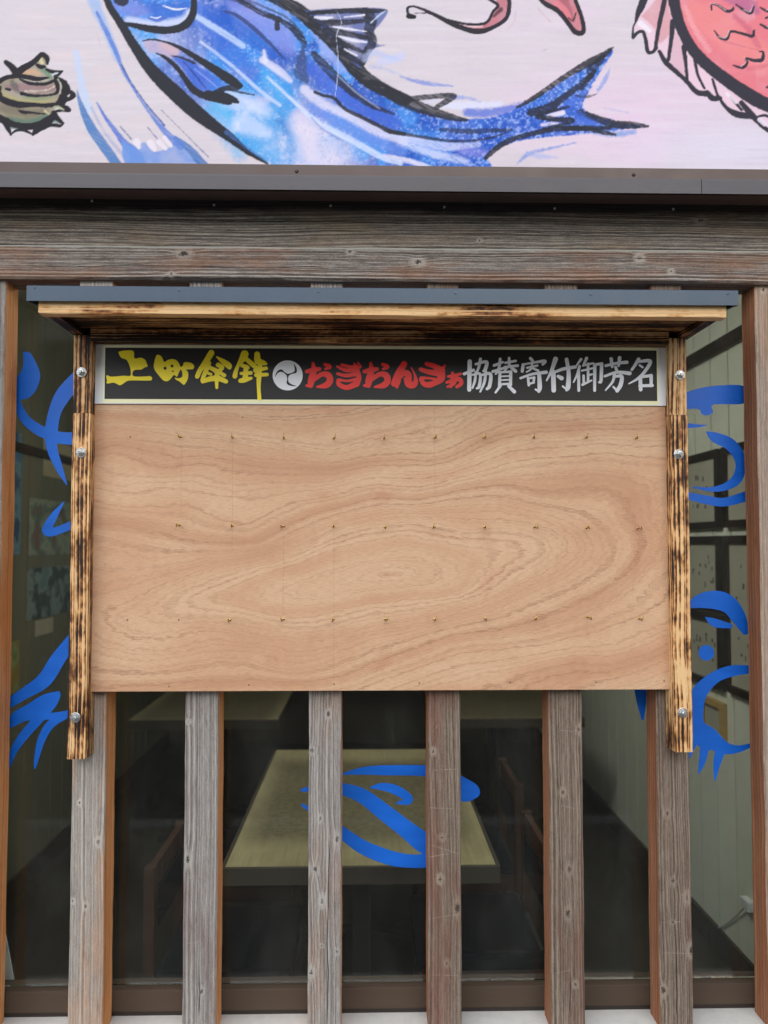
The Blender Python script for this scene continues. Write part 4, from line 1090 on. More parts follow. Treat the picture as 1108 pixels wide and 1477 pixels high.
poster('small cream note pinned under the teal poster', 50, 76, 893, 915, srgb(190, 184, 160), [srgb(180, 172, 150)])
poster('narrow picture of green leaves, lowest on the dim wall', 12, 27, 925, 1000, srgb(110, 130, 80), [srgb(150, 160, 110), srgb(150, 130, 70)])
# white board leaning on the sash in the corner
YC = GL + 0.06
p0, p1 = U(7, 1345, YC), U(23.5, 1434, YC)
xb = p1.x + (p1.x - p0.x) * (p1.z - z_sill - 0.0005) / (p0.z - p1.z)
V = [(p0.x - 0.05, YC, p0.z), (p0.x, YC, p0.z), (xb, YC, z_sill + 0.0005), (p0.x - 0.06, YC, z_sill + 0.0005)]
V = V + [(a, b + 0.005, c) for a, b, c in V]
o = mesh('white_card', V, [(3, 2, 1, 0), (4, 5, 6, 7), (0, 1, 5, 4), (1, 2, 6, 5), (2, 3, 7, 6), (3, 0, 4, 7)], M['white_board'])
tag(o, 'slanted white card standing behind the glass beside the outer post', 'card')

# ring ceiling lamp, lit (its glare shows in the picture glass)
LX, LYY = -0.1, 1.0
lp = empty('ceiling_lamp', (LX, LYY, 2.72), 'round white ceiling lamp, lit, above the yellow table', 'lamp')
bm = bmesh.new(); lathe_bm(bm, (LX, LYY, 2.7195), (0, 0, -1), [(0.16, 0), (0.16, 0.03), (0.24, 0.035), (0.24, 0.045)], 32)
from_bm('lamp_base', bm, M['white_board'], lp)
bm = bmesh.new(); lathe_bm(bm, (LX, LYY, 2.674), (0, 0, -1), [(0.25, 0), (0.262, 0.015), (0.262, 0.05), (0.24, 0.075), (0.15, 0.092), (0.03, 0.096)], 40)
from_bm('diffuser', bm, M['lamp'], lp, smooth=True)

# white cord plugged in low on the panelled wall
q0, q1, q2, q3 = UX(1079, 1304, WR - 0.012), UX(1048, 1332, WR - 0.006), UX(1015, 1346, WR - 0.006), UX(1002, 1332, WR - 0.006)
cd = empty('power_cord', q0, 'thin white cord with a plug hanging low on the panelled wall', 'cord')
bm = bmesh.new()
tube_bm(bm, [tuple(smooth_path([tuple(v) for v in (q0, q1, q2, q3)], 6)[k]) for k in range(19)], 0.0035, 6)
from_bm('cable', bm, M['white_board'], cd, smooth=True)
box('plug', q0.x - 0.015, q0.x + 0.0115, q0.y - 0.03, q0.y + 0.03, q0.z - 0.018, q0.z + 0.018, M['white_board'], cd, 0.006)
# ------------------------------------------------------------------ the painted panel: brush strokes laid into a colour layer of the print
GX0, GX1 = U(-170, 100, SGN).x, U(1280, 100, SGN).x
GZ0, GZ1 = z_fr_top - 0.003, U(560, -150, SGN).z
NXg, NZg = 1190, 325
gx = np.linspace(GX0, GX1, NXg); gz = np.linspace(GZ0, GZ1, NZg)
XX, ZZ = np.meshgrid(gx, gz)
PTS = np.stack([XX.ravel(), np.full(XX.size, SGN), ZZ.ravel()], 1)
PX, PY = project(PTS)
PX = PX.reshape(XX.shape); PY = PY.reshape(XX.shape)
nrng = np.random.default_rng(11)
def vnoise(X, Y, sx, sy, seed, oct=3):
    out = np.zeros_like(X); amp, tot = 1.0, 0.0
    for o in range(oct):
        r = np.random.default_rng(seed * 17 + o).random((257, 257))
        u = X / sx * 2 ** o + 1000.3; v = Y / sy * 2 ** o + 1000.7
        i = np.floor(u).astype(int); j = np.floor(v).astype(int)
        fu = u - i; fv = v - j
        fu = fu * fu * (3 - 2 * fu); fv = fv * fv * (3 - 2 * fv)
        i %= 256; j %= 256
        out += amp * ((r[j, i] * (1 - fu) + r[j, i + 1] * fu) * (1 - fv) + (r[j + 1, i] * (1 - fu) + r[j + 1, i + 1] * fu) * fv)
        tot += amp; amp *= 0.55
    return out / tot
def lin(c): return np.array(srgb(*c)[:3])
IMG = np.zeros(XX.shape + (3,))
n1 = vnoise(PX, PY, 160, 60, 1); n2 = vnoise(PX, PY, 70, 5, 2, 4); n3 = vnoise(PX, PY, 9, 2.2, 3, 2)
base = lin((208, 200, 208)); 
IMG[:] = base
def over(mask, col):
    global IMG
    c = lin(col) if not isinstance(col, np.ndarray) else col
    IMG = IMG * (1 - mask[..., None]) + c * mask[..., None]
def sstep(x, a, b):
    t = np.clip((x - a) / (b - a), 0, 1); return t * t * (3 - 2 * t)
over(sstep(n1, 0.45, 0.75) * 0.5 * sstep(PX, 500, 900), (228, 202, 226))
over(np.exp(-(((PX - 930) / 170) ** 2 + ((PY - 150) / 70) ** 2)) * 0.55, (226, 196, 222))
over(np.exp(-(((PX - 1060) / 130) ** 2 + ((PY - 215) / 40) ** 2)) * 0.5, (218, 216, 238))
over(sstep(n2, 0.55, 0.8) * 0.30, (196, 186, 206)); over(sstep(n2, 0.5, 0.2) * 0.35, (222, 216, 226))
over(sstep(n3, 0.6, 0.9) * 0.12, (188, 176, 196))
over(sstep(vnoise(PX, PY, 60, 24, 4), 0.6, 0.85) * 0.25 * (PX < 330), (232, 206, 208))
INK = (40, 42, 52)
speck = vnoise(PX, PY, 3.2, 3.2, 5, 2); cloud = vnoise(PX, PY, 46, 40, 6, 4); cloud2 = vnoise(PX, PY, 30, 60, 7, 4); dry = np.minimum(vnoise(PX * 0.85 + PY * 0.5, PY * 0.85 - PX * 0.5, 26, 1.5, 8, 3), vnoise(PX, PY, 22, 9, 9, 3) + 0.08)
def region(pts, m):
    xs = [p[0] for p in pts]; ys = [p[1] for p in pts]
    sel = (PX > min(xs) - m) & (PX < max(xs) + m) & (PY > min(ys) - m) & (PY < max(ys) + m)
    jj, ii = np.nonzero(sel)
    if len(jj) == 0: return None
    return slice(jj.min(), jj.max() + 1), slice(ii.min(), ii.max() + 1)
def put(sl, mask, col):
    c = lin(col) if isinstance(col, tuple) else col
    IMG[sl] = IMG[sl] * (1 - mask[..., None]) + c * mask[..., None]
def brush(pts, col=INK, alpha=1.0, soft=0.8, dryness=0.0, ragged=0.6, z=(0, 0, 1.0)):
    pts = [(p[0] / z[2] + z[0], p[1] / z[2] + z[1], p[2] / z[2]) for p in pts]
    sl = region(pts, max(p[2] for p in pts) + 3 * soft + 3)
    if sl is None: return
    d = d_stroke(PX[sl], PY[sl], pts, 6) + (speck[sl] - 0.5) * 2 * ragged
    m = sstep(d, soft, -soft) * alpha
    if dryness: m = m * (1 - dryness * sstep(dry[sl], 0.45, 0.62))
    put(sl, m, col)
def wash(pts, col, alpha=1.0, soft=2.0, tex=0.3, ragged=2.0, z=(0, 0, 1.0), sm=4):
    pts = [(p[0] / z[2] + z[0], p[1] / z[2] + z[1]) for p in pts]
    sl = region(pts, 3 * soft + 4)
    if sl is None: return
    d = d_poly(PX[sl], PY[sl], pts, sm) + (cloud2[sl] - 0.5) * 2 * ragged
    m = sstep(d, soft, -soft) * alpha * (1 - tex * sstep(cloud[sl], 0.4, 0.75))
    put(sl, m, col)
Z8, Z1, Z2, Z3, ZS = (110, 0, 5.036), (300, 0, 3.957), (560, 0, 3.693), (820, 0, 3.847), (0, 60, 9.233)
# spray at the far left
brush([(125, -60, 10), (135, 0, 9), (152, 40, 6), (170, 85, 5)], (150, 180, 226), 0.8, 3, 0.3)
brush([(0, 380, 20), (30, 560, 22), (60, 700, 28), (100, 800, 20)], (186, 206, 238), 0.8, 4, 0.2, z=Z8)
brush([(5, 655, 3), (40, 780, 20), (110, 930, 34), (200, 1060, 36), (300, 1200, 34)], (72, 122, 184), 0.95, 1.2, 0.15, z=Z8)
brush([(110, 780, 8), (200, 950, 10), (300, 1080, 12), (400, 1190, 14)], (150, 158, 206), 0.6, 1.5, 0.4, z=Z8)
brush([(150, 745, 5), (210, 850, 12), (290, 960, 18), (350, 1040, 26), (420, 1110, 40), (450, 1200, 60)], (84, 116, 200), 0.95, 1.3, 0.15, z=Z8)
wash([(330, 1020), (420, 1060), (500, 1030), (560, 1100), (680, 1070), (720, 1020), (800, 1080), (900, 1180), (900, 1230), (400, 1230)], (106, 146, 216), 0.95, 1.5, 0.35, 2, Z8)
brush([(720, 1000, 14), (830, 1090, 26), (930, 1210, 34)], (58, 112, 180), 0.9, 1.2, 0.15, z=Z8)
brush([(150, 90, 10), (220, 230, 16), (290, 380, 16), (340, 510, 12), (420, 650, 8), (520, 800, 10), (640, 950, 20), (760, 1060, 30)], (88, 124, 204), 0.9, 1.3, 0.2, z=Z8)
brush([(330, 470, 6), (400, 600, 5), (520, 770, 6), (640, 910, 8)], (50, 84, 160), 0.9, 0.8, 0.1, z=Z8)
brush([(520, 925, 4), (590, 1010, 5), (650, 1075, 5)], (70, 86, 150), 0.8, 0.6, z=Z8)
brush([(320, 920, 4), (400, 1010, 5)], (80, 92, 150), 0.8, 0.6, z=Z8)
brush([(620, 800, 2), (800, 980, 3), (960, 1140, 4)], (96, 110, 160), 0.8, 0.6, z=Z8)
brush([(150, 240, 3), (180, 340, 3)], (200, 170, 190), 0.5, 0.8, z=Z8)
for a, b in (((440, 1030, 26), (455, 1070, 14)), ((540, 1040, 28), (570, 1085, 16)), ((600, 1030, 20), (650, 1080, 12)), ((640, 1000, 16), (690, 1060, 10))):
    brush([a, b], (226, 218, 230), 0.95, 1.2, z=Z8)
# body of the blue fish
BODY = [(152, -40), (154, 4), (192, 62), (236, 112), (292, 168), (342, 208), (392, 240), (420, 262), (700, 262), (702, 226), (742, 205), (800, 197), (860, 192), (928, 182), (886, 176), (842, 158), (850, 132), (868, 100), (884, 72), (832, 104), (770, 142), (716, 168), (650, 170), (590, 152), (548, 132), (510, 104), (478, 66), (448, 40), (405, 5), (380, -40)]
sl = region(BODY, 10)
bd = d_poly(PX[sl], PY[sl], BODY, 3)
bmask = sstep(bd + (speck[sl] - 0.5) * 2.0, 1.5, -1.5)
x_, y_ = PX[sl], PY[sl]
# distance below the back line, 0 at the back, 1 at the belly
t = np.clip(bd / -95.0, 0, 1)
c0, c1, c2, c3, c4 = lin((22, 86, 186)), lin((70, 142, 226)), lin((44, 158, 226)), lin((196, 206, 238)), lin((160, 172, 228))
cl = cloud[sl][..., None]; cl2 = cloud2[sl][..., None]; sp = speck[sl][..., None]
colr = c0 * (1 - sstep(cl, 0.40, 0.62)) + c1 * sstep(cl, 0.40, 0.62)
colr = colr * (1 - 0.5 * sstep(cl2, 0.52, 0.70)) + c4 * 0.5 * sstep(cl2, 0.52, 0.70)
belly = np.exp(-(((x_ - 360) / 85) ** 2 + ((y_ - 190) / 70) ** 2))[..., None]
bel2 = np.exp(-(((x_ - 460) / 62) ** 2 + ((y_ - 222) / 50) ** 2))[..., None]
pale = np.clip(belly * 1.15 + bel2 * 1.1 + 0.8 * np.exp(-(((x_ - 215) / 60) ** 2 + ((y_ - 62) / 30) ** 2))[..., None], 0, 1)
pc_ = lin((206, 212, 240)) * (1 - sstep(cl, 0.45, 0.66)) + c2 * sstep(cl, 0.45, 0.66)
pc_ = pc_ * (1 - 0.8 * bel2) + lin((224, 214, 232)) * 0.8 * bel2
colr = colr * (1 - pale * 0.92) + pc_ * pale * 0.92
tail = sstep(x_, 560, 680)[..., None]
tcol = lin((44, 84, 190)) * (1 - sstep(sp, 0.35, 0.75)) + lin((104, 140, 222)) * sstep(sp, 0.35, 0.75)
colr = colr * (1 - tail * 0.7) + tcol * tail * 0.7
colr = colr * (1 - 0.28 * sstep(sp, 0.58, 0.8)) + lin((214, 220, 244)) * 0.28 * sstep(sp, 0.58, 0.8)
colr = colr * (1 - 0.22 * sstep(sp, 0.40, 0.22)) + lin((30, 80, 180)) * 0.22 * sstep(sp, 0.40, 0.22)
put(sl, bmask, colr)
# cyan runs, pale sweeps and lavender bands
for (a, b, w, cc, al) in (((440, 500), (470, 900), 45, (58, 150, 222), 0.55), ((30, 640), (180, 880), 70, (70, 170, 230), 0.6), ((420, 700), (450, 760), 28, (40, 120, 200), 0.6), ((300, 800), (420, 920), 60, (90, 170, 232), 0.5), ((490, 430), (560, 520), 40, (44, 130, 206), 0.6), ((110, 560), (330, 640), 60, (206, 218, 244), 0.7), ((190, 700), (330, 760), 60, (210, 220, 246), 0.65), ((330, 430), (420, 560), 34, (80, 176, 234), 0.6), ((60, 600), (130, 700), 40, (64, 176, 232), 0.6), ((520, 700), (600, 900), 60, (226, 214, 232), 0.6)):
    brush([(a[0], a[1], w), ((a[0] + b[0]) / 2 + 10, (a[1] + b[1]) / 2, w * 0.8), (b[0], b[1], w * 0.5)], cc, al, 8, 0.2, 5, Z1)
brush([(-60, 60, 50), (60, 200, 70), (160, 330, 60), (260, 430, 40)], (52, 108, 210), 0.75, 8, 0.15, 5, Z1)
brush([(40, 90, 60), (200, 170, 60), (330, 260, 50), (420, 340, 30)], (36, 92, 196), 0.8, 8, 0.1, 5, Z1)
brush([(150, 30, 35), (330, 140, 60), (440, 230, 60), (470, 280, 30)], (132, 142, 220), 0.75, 8, 0.15, 4, Z1)
brush([(600, 380, 40), (700, 480, 55), (850, 590, 55), (1060, 700, 50)], (60, 98, 206), 0.85, 6, 0.15, 4, Z1)
brush([(620, 180, 30), (700, 300, 30), (780, 390, 25)], (150, 168, 230), 0.7, 4, 0.1, 3, Z1)
brush([(-120, 60, 14), (60, 170, 18), (200, 262, 16)], (186, 208, 242), 0.85, 2.0, 0.25, 1, Z1)
brush([(310, 340, 18), (400, 400, 22), (470, 460, 14)], (216, 216, 240), 0.85, 2.0, 0.2, 1, Z1)
brush([(320, 290, 8), (328, 350, 14)], (220, 220, 244), 0.8, 2.0, z=Z1)
brush([(-40, 240, 8), (120, 360, 8), (300, 520, 10), (410, 600, 10)], (196, 212, 244), 0.8, 1.6, 0.3, 1, Z1)
brush([(340, 440, 6), (480, 570, 10), (620, 690, 14), (820, 800, 18), (1000, 900, 16), (1100, 930, 14)], (206, 218, 246), 0.85, 1.8, 0.25, 1, Z1)
brush([(550, 510, 26), (660, 600, 28), (800, 660, 26), (960, 750, 28), (1120, 800, 26)], (214, 212, 236), 0.85, 3, 0.2, 2, Z1)
brush([(600, 620, 30), (740, 700, 34), (900, 780, 34), (1100, 860, 30)], (98, 136, 222), 0.8, 4, 0.25, 4, Z1)
brush([(60, 760, 14), (250, 820, 20), (420, 860, 14)], (206, 214, 244), 0.75, 3, 0.5, 3, Z2)
brush([(-20, 700, 16), (120, 740, 22), (300, 780, 22), (480, 770, 14)], (196, 204, 240), 0.8, 2, 0.5, 2, Z2)
brush([(-20, 830, 10), (120, 860, 14), (240, 900, 12)], (220, 218, 240), 0.85, 1.5, 0.3, 1, Z2)
brush([(400, 800, 24), (520, 820, 20)], (140, 140, 220), 0.6, 4, 0.2, 3, Z2)
brush([(300, 560, 18), (420, 560, 20), (600, 555, 14)], (214, 216, 240), 0.9, 2.5, 0.2, 2, Z2)
brush([(420, 600, 22), (560, 600, 24), (720, 560, 18)], (64, 104, 208), 0.8, 3, 0.2, 2, Z2)
brush([(340, 520, 12), (420, 520, 8), (490, 545, 3)], (140, 158, 220), 0.8, 2, 0.2, 2, Z2)
brush([(65, 408, 4), (180, 440, 12), (350, 460, 4)], (110, 134, 210), 0.75, 1.2, 0.3, 1, Z2)
brush([(-40, 330, 18), (40, 310, 22), (90, 290, 6)], (190, 200, 240), 0.7, 4, 0.2, 3, Z2)
brush([(690, 870, 4), (740, 825, 12), (820, 800, 8), (1000, 760, 3)], (110, 140, 214), 0.75, 1.6, 0.3, 1.5, Z2)
brush([(740, 815, 10), (810, 830, 14), (900, 840, 3)], (150, 170, 226), 0.6, 3, 0.3, 2, Z2)
brush([(910, 600, 16), (960, 560, 20), (1010, 520, 14)], (70, 108, 210), 0.8, 2, 0.2, 2, Z2)
brush([(850, 620, 10), (930, 600, 14)], (226, 218, 234), 0.9, 1.2, 0.2, 1, Z2)
brush([(820, 665, 8), (900, 655, 8)], (222, 216, 236), 0.8, 1.2, 0.4, 1, Z2)
brush([(1000, 640, 14), (1100, 655, 12), (1180, 640, 10)], (80, 116, 212), 0.8, 2, 0.3, 2, Z2)
brush([(230, 380, 3), (205, 440, 12), (165, 500, 8)], (120, 150, 220), 0.7, 1.5, 0.4, 1.5, Z3)
brush([(200, 600, 4), (330, 625, 4)], (150, 160, 214), 0.5, 1.5, 0.3, 1, Z3)
brush([(150, 735, 14), (260, 745, 16), (370, 730, 12)], (110, 150, 216), 0.75, 2.5, 0.3, 2, Z3)
# head: gill arc and eye
brush([(560, 60, 60), (640, 90, 70), (760, 60, 60)], (54, 102, 200), 0.85, 6, 0.1, 4, Z8)
brush([(300, 40, 40), (420, 60, 50), (500, 90, 30)], (124, 136, 214), 0.8, 8, 0.1, 4, Z8)
brush([(380, 150, 30), (560, 175, 26), (760, 150, 26), (820, 80, 12)], (206, 214, 240), 0.85, 4, 0.1, 2, Z8)
brush([(535, 130, 10), (590, 148, 14), (650, 130, 6)], (60, 96, 190), 0.8, 1.5, z=Z8)
brush([(630, 40, 4), (720, 68, 7), (800, 60, 3)], (226, 230, 244), 0.9, 0.8, z=Z8)
brush([(540, 122, 3), (580, 132, 5), (615, 120, 3)], (220, 226, 244), 0.9, 0.8, z=Z8)
brush([(330, -10, 60), (345, 10, 20)], (40, 40, 50), 0.95, 1, z=Z8)
brush([(190, -120, 24), (240, 40, 26), (320, 165, 30), (420, 330, 36), (540, 500, 46), (680, 640, 56), (830, 780, 56), (980, 900, 46), (1120, 1000, 34), (1240, 1100, 20), (1390, 1190, 8)], INK, 1.0, 0.8, 0.0, 0.6, Z8)
brush([(1090, 960, 14), (1220, 1060, 10), (1380, 1170, 5)], (70, 110, 180), 0.6, 1.2, 0.5, 1, Z8)
brush([(320, 165, 10), (420, 185, 20), (560, 212, 28), (680, 218, 28), (780, 190, 30), (840, 120, 28), (855, 40, 24), (850, -60, 20)], INK, 1.0, 0.8, 0, 0.6, Z8)
# pectoral fin
wash([(480, 300), (560, 290), (700, 330), (750, 380), (700, 420), (600, 390), (520, 380)], (190, 166, 190), 0.8, 2, 0.2, 2, Z8)
brush([(640, 330, 26), (720, 370, 22)], (206, 176, 182), 0.7, 3, z=Z8)
wash([(700, 410), (800, 430), (960, 520), (1090, 610), (1060, 660), (960, 670), (880, 640), (800, 540)], (60, 100, 205), 0.85, 2, 0.3, 2, Z8)
brush([(480, 298, 3), (550, 286, 7), (650, 305, 8), (740, 340, 14), (860, 410, 22), (1000, 500, 30), (1120, 580, 36), (1200, 625, 14)], INK, 1.0, 0.7, 0, 0.5, Z8)
brush([(580, 385, 3), (650, 420, 14), (730, 490, 18), (790, 570, 20), (850, 650, 26), (940, 695, 28), (1040, 690, 30), (1130, 720, 26), (1170, 740, 14)], INK, 1.0, 0.7, 0, 0.6, Z8)
brush([(690, 405, 4), (770, 420, 8), (860, 460, 10)], INK, 0.9, 0.7, z=Z8)
brush([(780, 450, 5), (860, 540, 6), (940, 640, 5)], (40, 60, 140), 0.8, 0.7, z=Z8)
brush([(860, 500, 4), (960, 580, 5), (1030, 640, 4)], (140, 160, 230), 0.7, 0.7, z=Z8)
brush([(0, 545, 30), (60, 560, 28), (110, 580, 20), (130, 590, 8)], INK, 1.0, 0.7, 0, 0.6, Z1)
brush([(20, 540, 16), (100, 505, 16), (170, 500, 14), (190, 490, 6)], INK, 1.0, 0.7, 0.1, 0.6, Z1)
brush([(120, 510, 8), (200, 530, 6), (265, 542, 3)], INK, 0.9, 0.6, 0.1, 0.5, Z1)
# back lines and dorsal fin
brush([(60, -40, 14), (200, 10, 18), (300, 70, 16), (400, 110, 16), (480, 160, 18), (540, 230, 20), (555, 260, 10)], INK, 0.95, 0.8, 0.35, 0.8, Z1)
brush([(190, -20, 6), (320, 40, 6), (450, 100, 6), (540, 190, 6)], (60, 66, 96), 0.8, 0.7, 0.3, 0.6, Z1)
brush([(395, 130, 14), (396, 160, 16)], INK, 0.95, 0.7, z=Z1)
brush([(85, 62, 6), (160, 85, 10), (260, 160, 12), (360, 255, 10), (440, 340, 4)], (52, 66, 120), 0.9, 0.8, 0.1, 0.5, Z1)
brush([(545, 260, 6), (535, 340, 28), (530, 420, 36), (560, 460, 20)], (58, 72, 116), 0.8, 1.5, 0.3, 2, Z1)
brush([(605, 310, 18), (660, 370, 26), (740, 450, 26), (830, 530, 22), (930, 600, 16), (1060, 650, 8)], INK, 0.9, 1.0, 0.3, 1, Z1)
brush([(740, 430, 4), (850, 530, 5), (980, 620, 4)], (150, 160, 190), 0.7, 0.6, 0.2, 0.5, Z1)
brush([(612, 525, 10), (660, 545, 8), (720, 560, 10), (780, 620, 10), (880, 670, 12), (980, 720, 12), (1040, 750, 14), (1120, 765, 12)], INK, 0.95, 0.8, 0.1, 0.6, Z1)
brush([(590, 670, 4), (660, 740, 5), (770, 805, 6)], (130, 150, 210), 0.7, 0.8, 0.2, 0.6, Z1)
brush([(340, -40, 40), (430, 10, 36), (520, 60, 40), (600, 130, 42), (680, 200, 44), (760, 290, 40), (840, 390, 42), (930, 470, 40), (1040, 530, 36), (1130, 570, 32)], INK, 1.0, 1.0, 0.1, 0.9, Z1)
wash([(560, 62), (760, 50), (900, 46), (1025, 56), (990, 130), (940, 190), (968, 250), (1010, 258), (930, 290), (890, 380), (840, 370), (760, 280), (700, 220), (640, 150)], (70, 92, 160), 0.85, 1.5, 0.4, 2, Z1)
brush([(580, 75, 12), (720, 65, 14), (860, 60, 16), (960, 62, 14), (1020, 60, 5)], INK, 1.0, 0.8, 0.15, 0.8, Z1)
brush([(900, 70, 30), (930, 120, 34), (920, 180, 30), (940, 240, 26), (910, 290, 24), (880, 360, 20)], INK, 0.95, 1.0, 0.25, 1.2, Z1)
brush([(600, 120, 30), (720, 130, 20), (880, 120, 14)], INK, 0.95, 1.0, 0.2, 0.9, Z1)
brush([(680, 180, 30), (780, 190, 18), (900, 215, 14)], INK, 0.95, 1.0, 0.2, 0.9, Z1)
brush([(720, 230, 26), (800, 260, 16), (890, 300, 12)], INK, 0.95, 1.0, 0.2, 0.9, Z1)
brush([(770, 290, 26), (830, 330, 20), (880, 370, 10)], INK, 0.95, 1.0, 0.15, 0.9, Z1)
for q in ([(610, 98, 6), (660, 104, 10), (710, 100, 5)], [(780, 98, 4), (890, 86, 6)], [(715, 152, 4), (800, 165, 6), (905, 180, 3)], [(745, 205, 3), (820, 228, 10), (905, 240, 5)], [(780, 280, 4), (850, 318, 6)]):
    brush(q, (222, 220, 238), 0.95, 0.8, 0.1, 0.6, Z1)
brush([(930, 130, 3), (985, 80, 5), (1015, 62, 3)], (190, 205, 236), 0.8, 0.8, z=Z1)
brush([(740, 70, 1.5), (762, 130, 1.6), (735, 200, 1.6), (742, 320, 1.6), (742, 420, 1.6), (725, 555, 1.6)], (206, 212, 226), 0.7, 0.5, z=Z1)
brush([(900, 330, 24), (950, 300, 18), (1050, 330, 10), (1110, 345, 3)], (176, 190, 232), 0.6, 3, 0.3, 2, Z1)
brush([(930, 380, 10), (1000, 390, 8), (1100, 430, 4)], (150, 170, 224), 0.5, 2, 0.3, 2, Z1)
# tail
brush([(-20, 490, 22), (100, 545, 34), (220, 590, 28), (340, 625, 18), (420, 640, 8)], INK, 0.95, 1.0, 0.15, 0.9, Z2)
brush([(100, 530, 16), (220, 515, 14), (345, 510, 16), (310, 540, 16), (260, 570, 12)], INK, 0.95, 0.9, 0.2, 0.8, Z2)
brush([(200, 545, 8), (260, 535, 8)], (200, 206, 232), 0.7, 1, 0.3, 0.8, Z2)
brush([(280, 690, 10), (420, 700, 14), (560, 695, 12), (660, 690, 6)], INK, 0.8, 1.0, 0.45, 1.0, Z2)
brush([(-20, 695, 8), (120, 720, 9), (300, 748, 8), (440, 750, 8), (560, 730, 6), (640, 700, 3)], INK, 0.85, 0.8, 0.3, 0.7, Z2)
brush([(520, 840, 12), (590, 780, 16), (680, 735, 14), (800, 705, 14), (900, 685, 14), (1060, 683, 14), (1180, 680, 10)], INK, 0.95, 0.9, 0.1, 0.8, Z2)
brush([(690, 570, 8), (780, 520, 14), (880, 450, 14), (980, 385, 16), (1080, 330, 22), (1160, 285, 14), (1190, 260, 4)], INK, 0.95, 0.9, 0.2, 0.9, Z2)
brush([(760, 600, 22), (850, 580, 26), (920, 530, 20), (1000, 470, 16), (1080, 400, 14)], INK, 0.92, 1.0, 0.3, 1.0, Z2)
brush([(800, 620, 16), (880, 635, 14), (980, 640, 14), (940, 660, 10), (830, 685, 8)], INK, 0.95, 0.9, 0.15, 0.8, Z2)
brush([(840, 600, 8), (900, 585, 8), (960, 570, 8)], INK, 0.9, 0.9, 0.2, 0.8, Z2)
brush([(1000, 510, 4), (1060, 515, 8), (1110, 500, 4)], INK, 0.7, 0.8, 0.3, 0.8, Z2)
brush([(1030, 470, 12), (1060, 430, 14), (1100, 380, 10)], INK, 0.85, 0.9, 0.3, 0.9, Z2)
brush([(120, 400, 22), (170, 340, 20), (220, 280, 10), (250, 262, 3)], INK, 0.9, 1.0, 0.3, 1.0, Z3)
brush([(60, 620, 16), (150, 655, 20), (260, 690, 22), (360, 695, 20), (440, 700, 8)], INK, 0.95, 0.9, 0.15, 0.9, Z3)
brush([(-20, 715, 12), (100, 715, 13), (200, 735, 14), (260, 748, 6)], INK, 0.95, 0.9, 0.15, 0.9, Z3)
brush([(30, 620, 30), (90, 660, 20), (160, 690, 12)], (60, 100, 206), 0.6, 2.5, 0.3, 2, Z3)
# horned shell
wash([(0, 560), (40, 500), (200, 460), (260, 400), (420, 330), (540, 200), (600, 210), (640, 380), (720, 500), (800, 560), (820, 680), (760, 830), (700, 960), (560, 1080), (300, 1100), (60, 1020), (-30, 950), (-40, 640)], (142, 134, 110), 1.0, 1, 0.25, 1, ZS)
brush([(300, 420, 30), (420, 400, 40), (520, 430, 26)], (206, 166, 132), 0.8, 2.5, 0.2, 1, ZS)
brush([(560, 360, 30), (640, 420, 36), (680, 480, 20)], (104, 140, 112), 0.85, 2, 0.2, 1, ZS)
brush([(100, 600, 40), (300, 610, 60), (500, 640, 60), (720, 620, 40)], (150, 118, 124), 0.85, 3, 0.2, 1, ZS)
brush([(20, 680, 30), (160, 750, 30), (360, 790, 24), (560, 800, 26), (740, 770, 20)], (170, 160, 118), 0.9, 2, 0.2, 1, ZS)
brush([(300, 740, 12), (500, 760, 26), (680, 740, 14)], (132, 150, 112), 0.7, 2, 0.2, 1, ZS)
brush([(0, 880, 60), (200, 920, 60), (400, 960, 50), (600, 920, 40)], (120, 112, 98), 0.85, 3, 0.2, 1, ZS)
brush([(100, 1020, 26), (300, 1060, 34), (500, 1040, 34), (640, 960, 20)], (84, 116, 106), 0.85, 3, 0.2, 1, ZS)
brush([(160, 540, 30), (200, 600, 44), (240, 660, 24)], (78, 82, 82), 0.7, 2.5, 0.1, 1, ZS)
brush([(280, 500, 8), (430, 540, 10), (620, 500, 12)], (206, 200, 188), 0.9, 1, z=ZS)
brush([(330, 665, 8), (480, 660, 14), (640, 640, 10), (740, 580, 12)], (216, 206, 190), 0.65, 0.8, 0.6, 1.5, ZS)
brush([(540, 230, 26), (560, 280, 26)], (206, 200, 158), 0.9, 1.2, z=ZS)
K = (34, 32, 40)
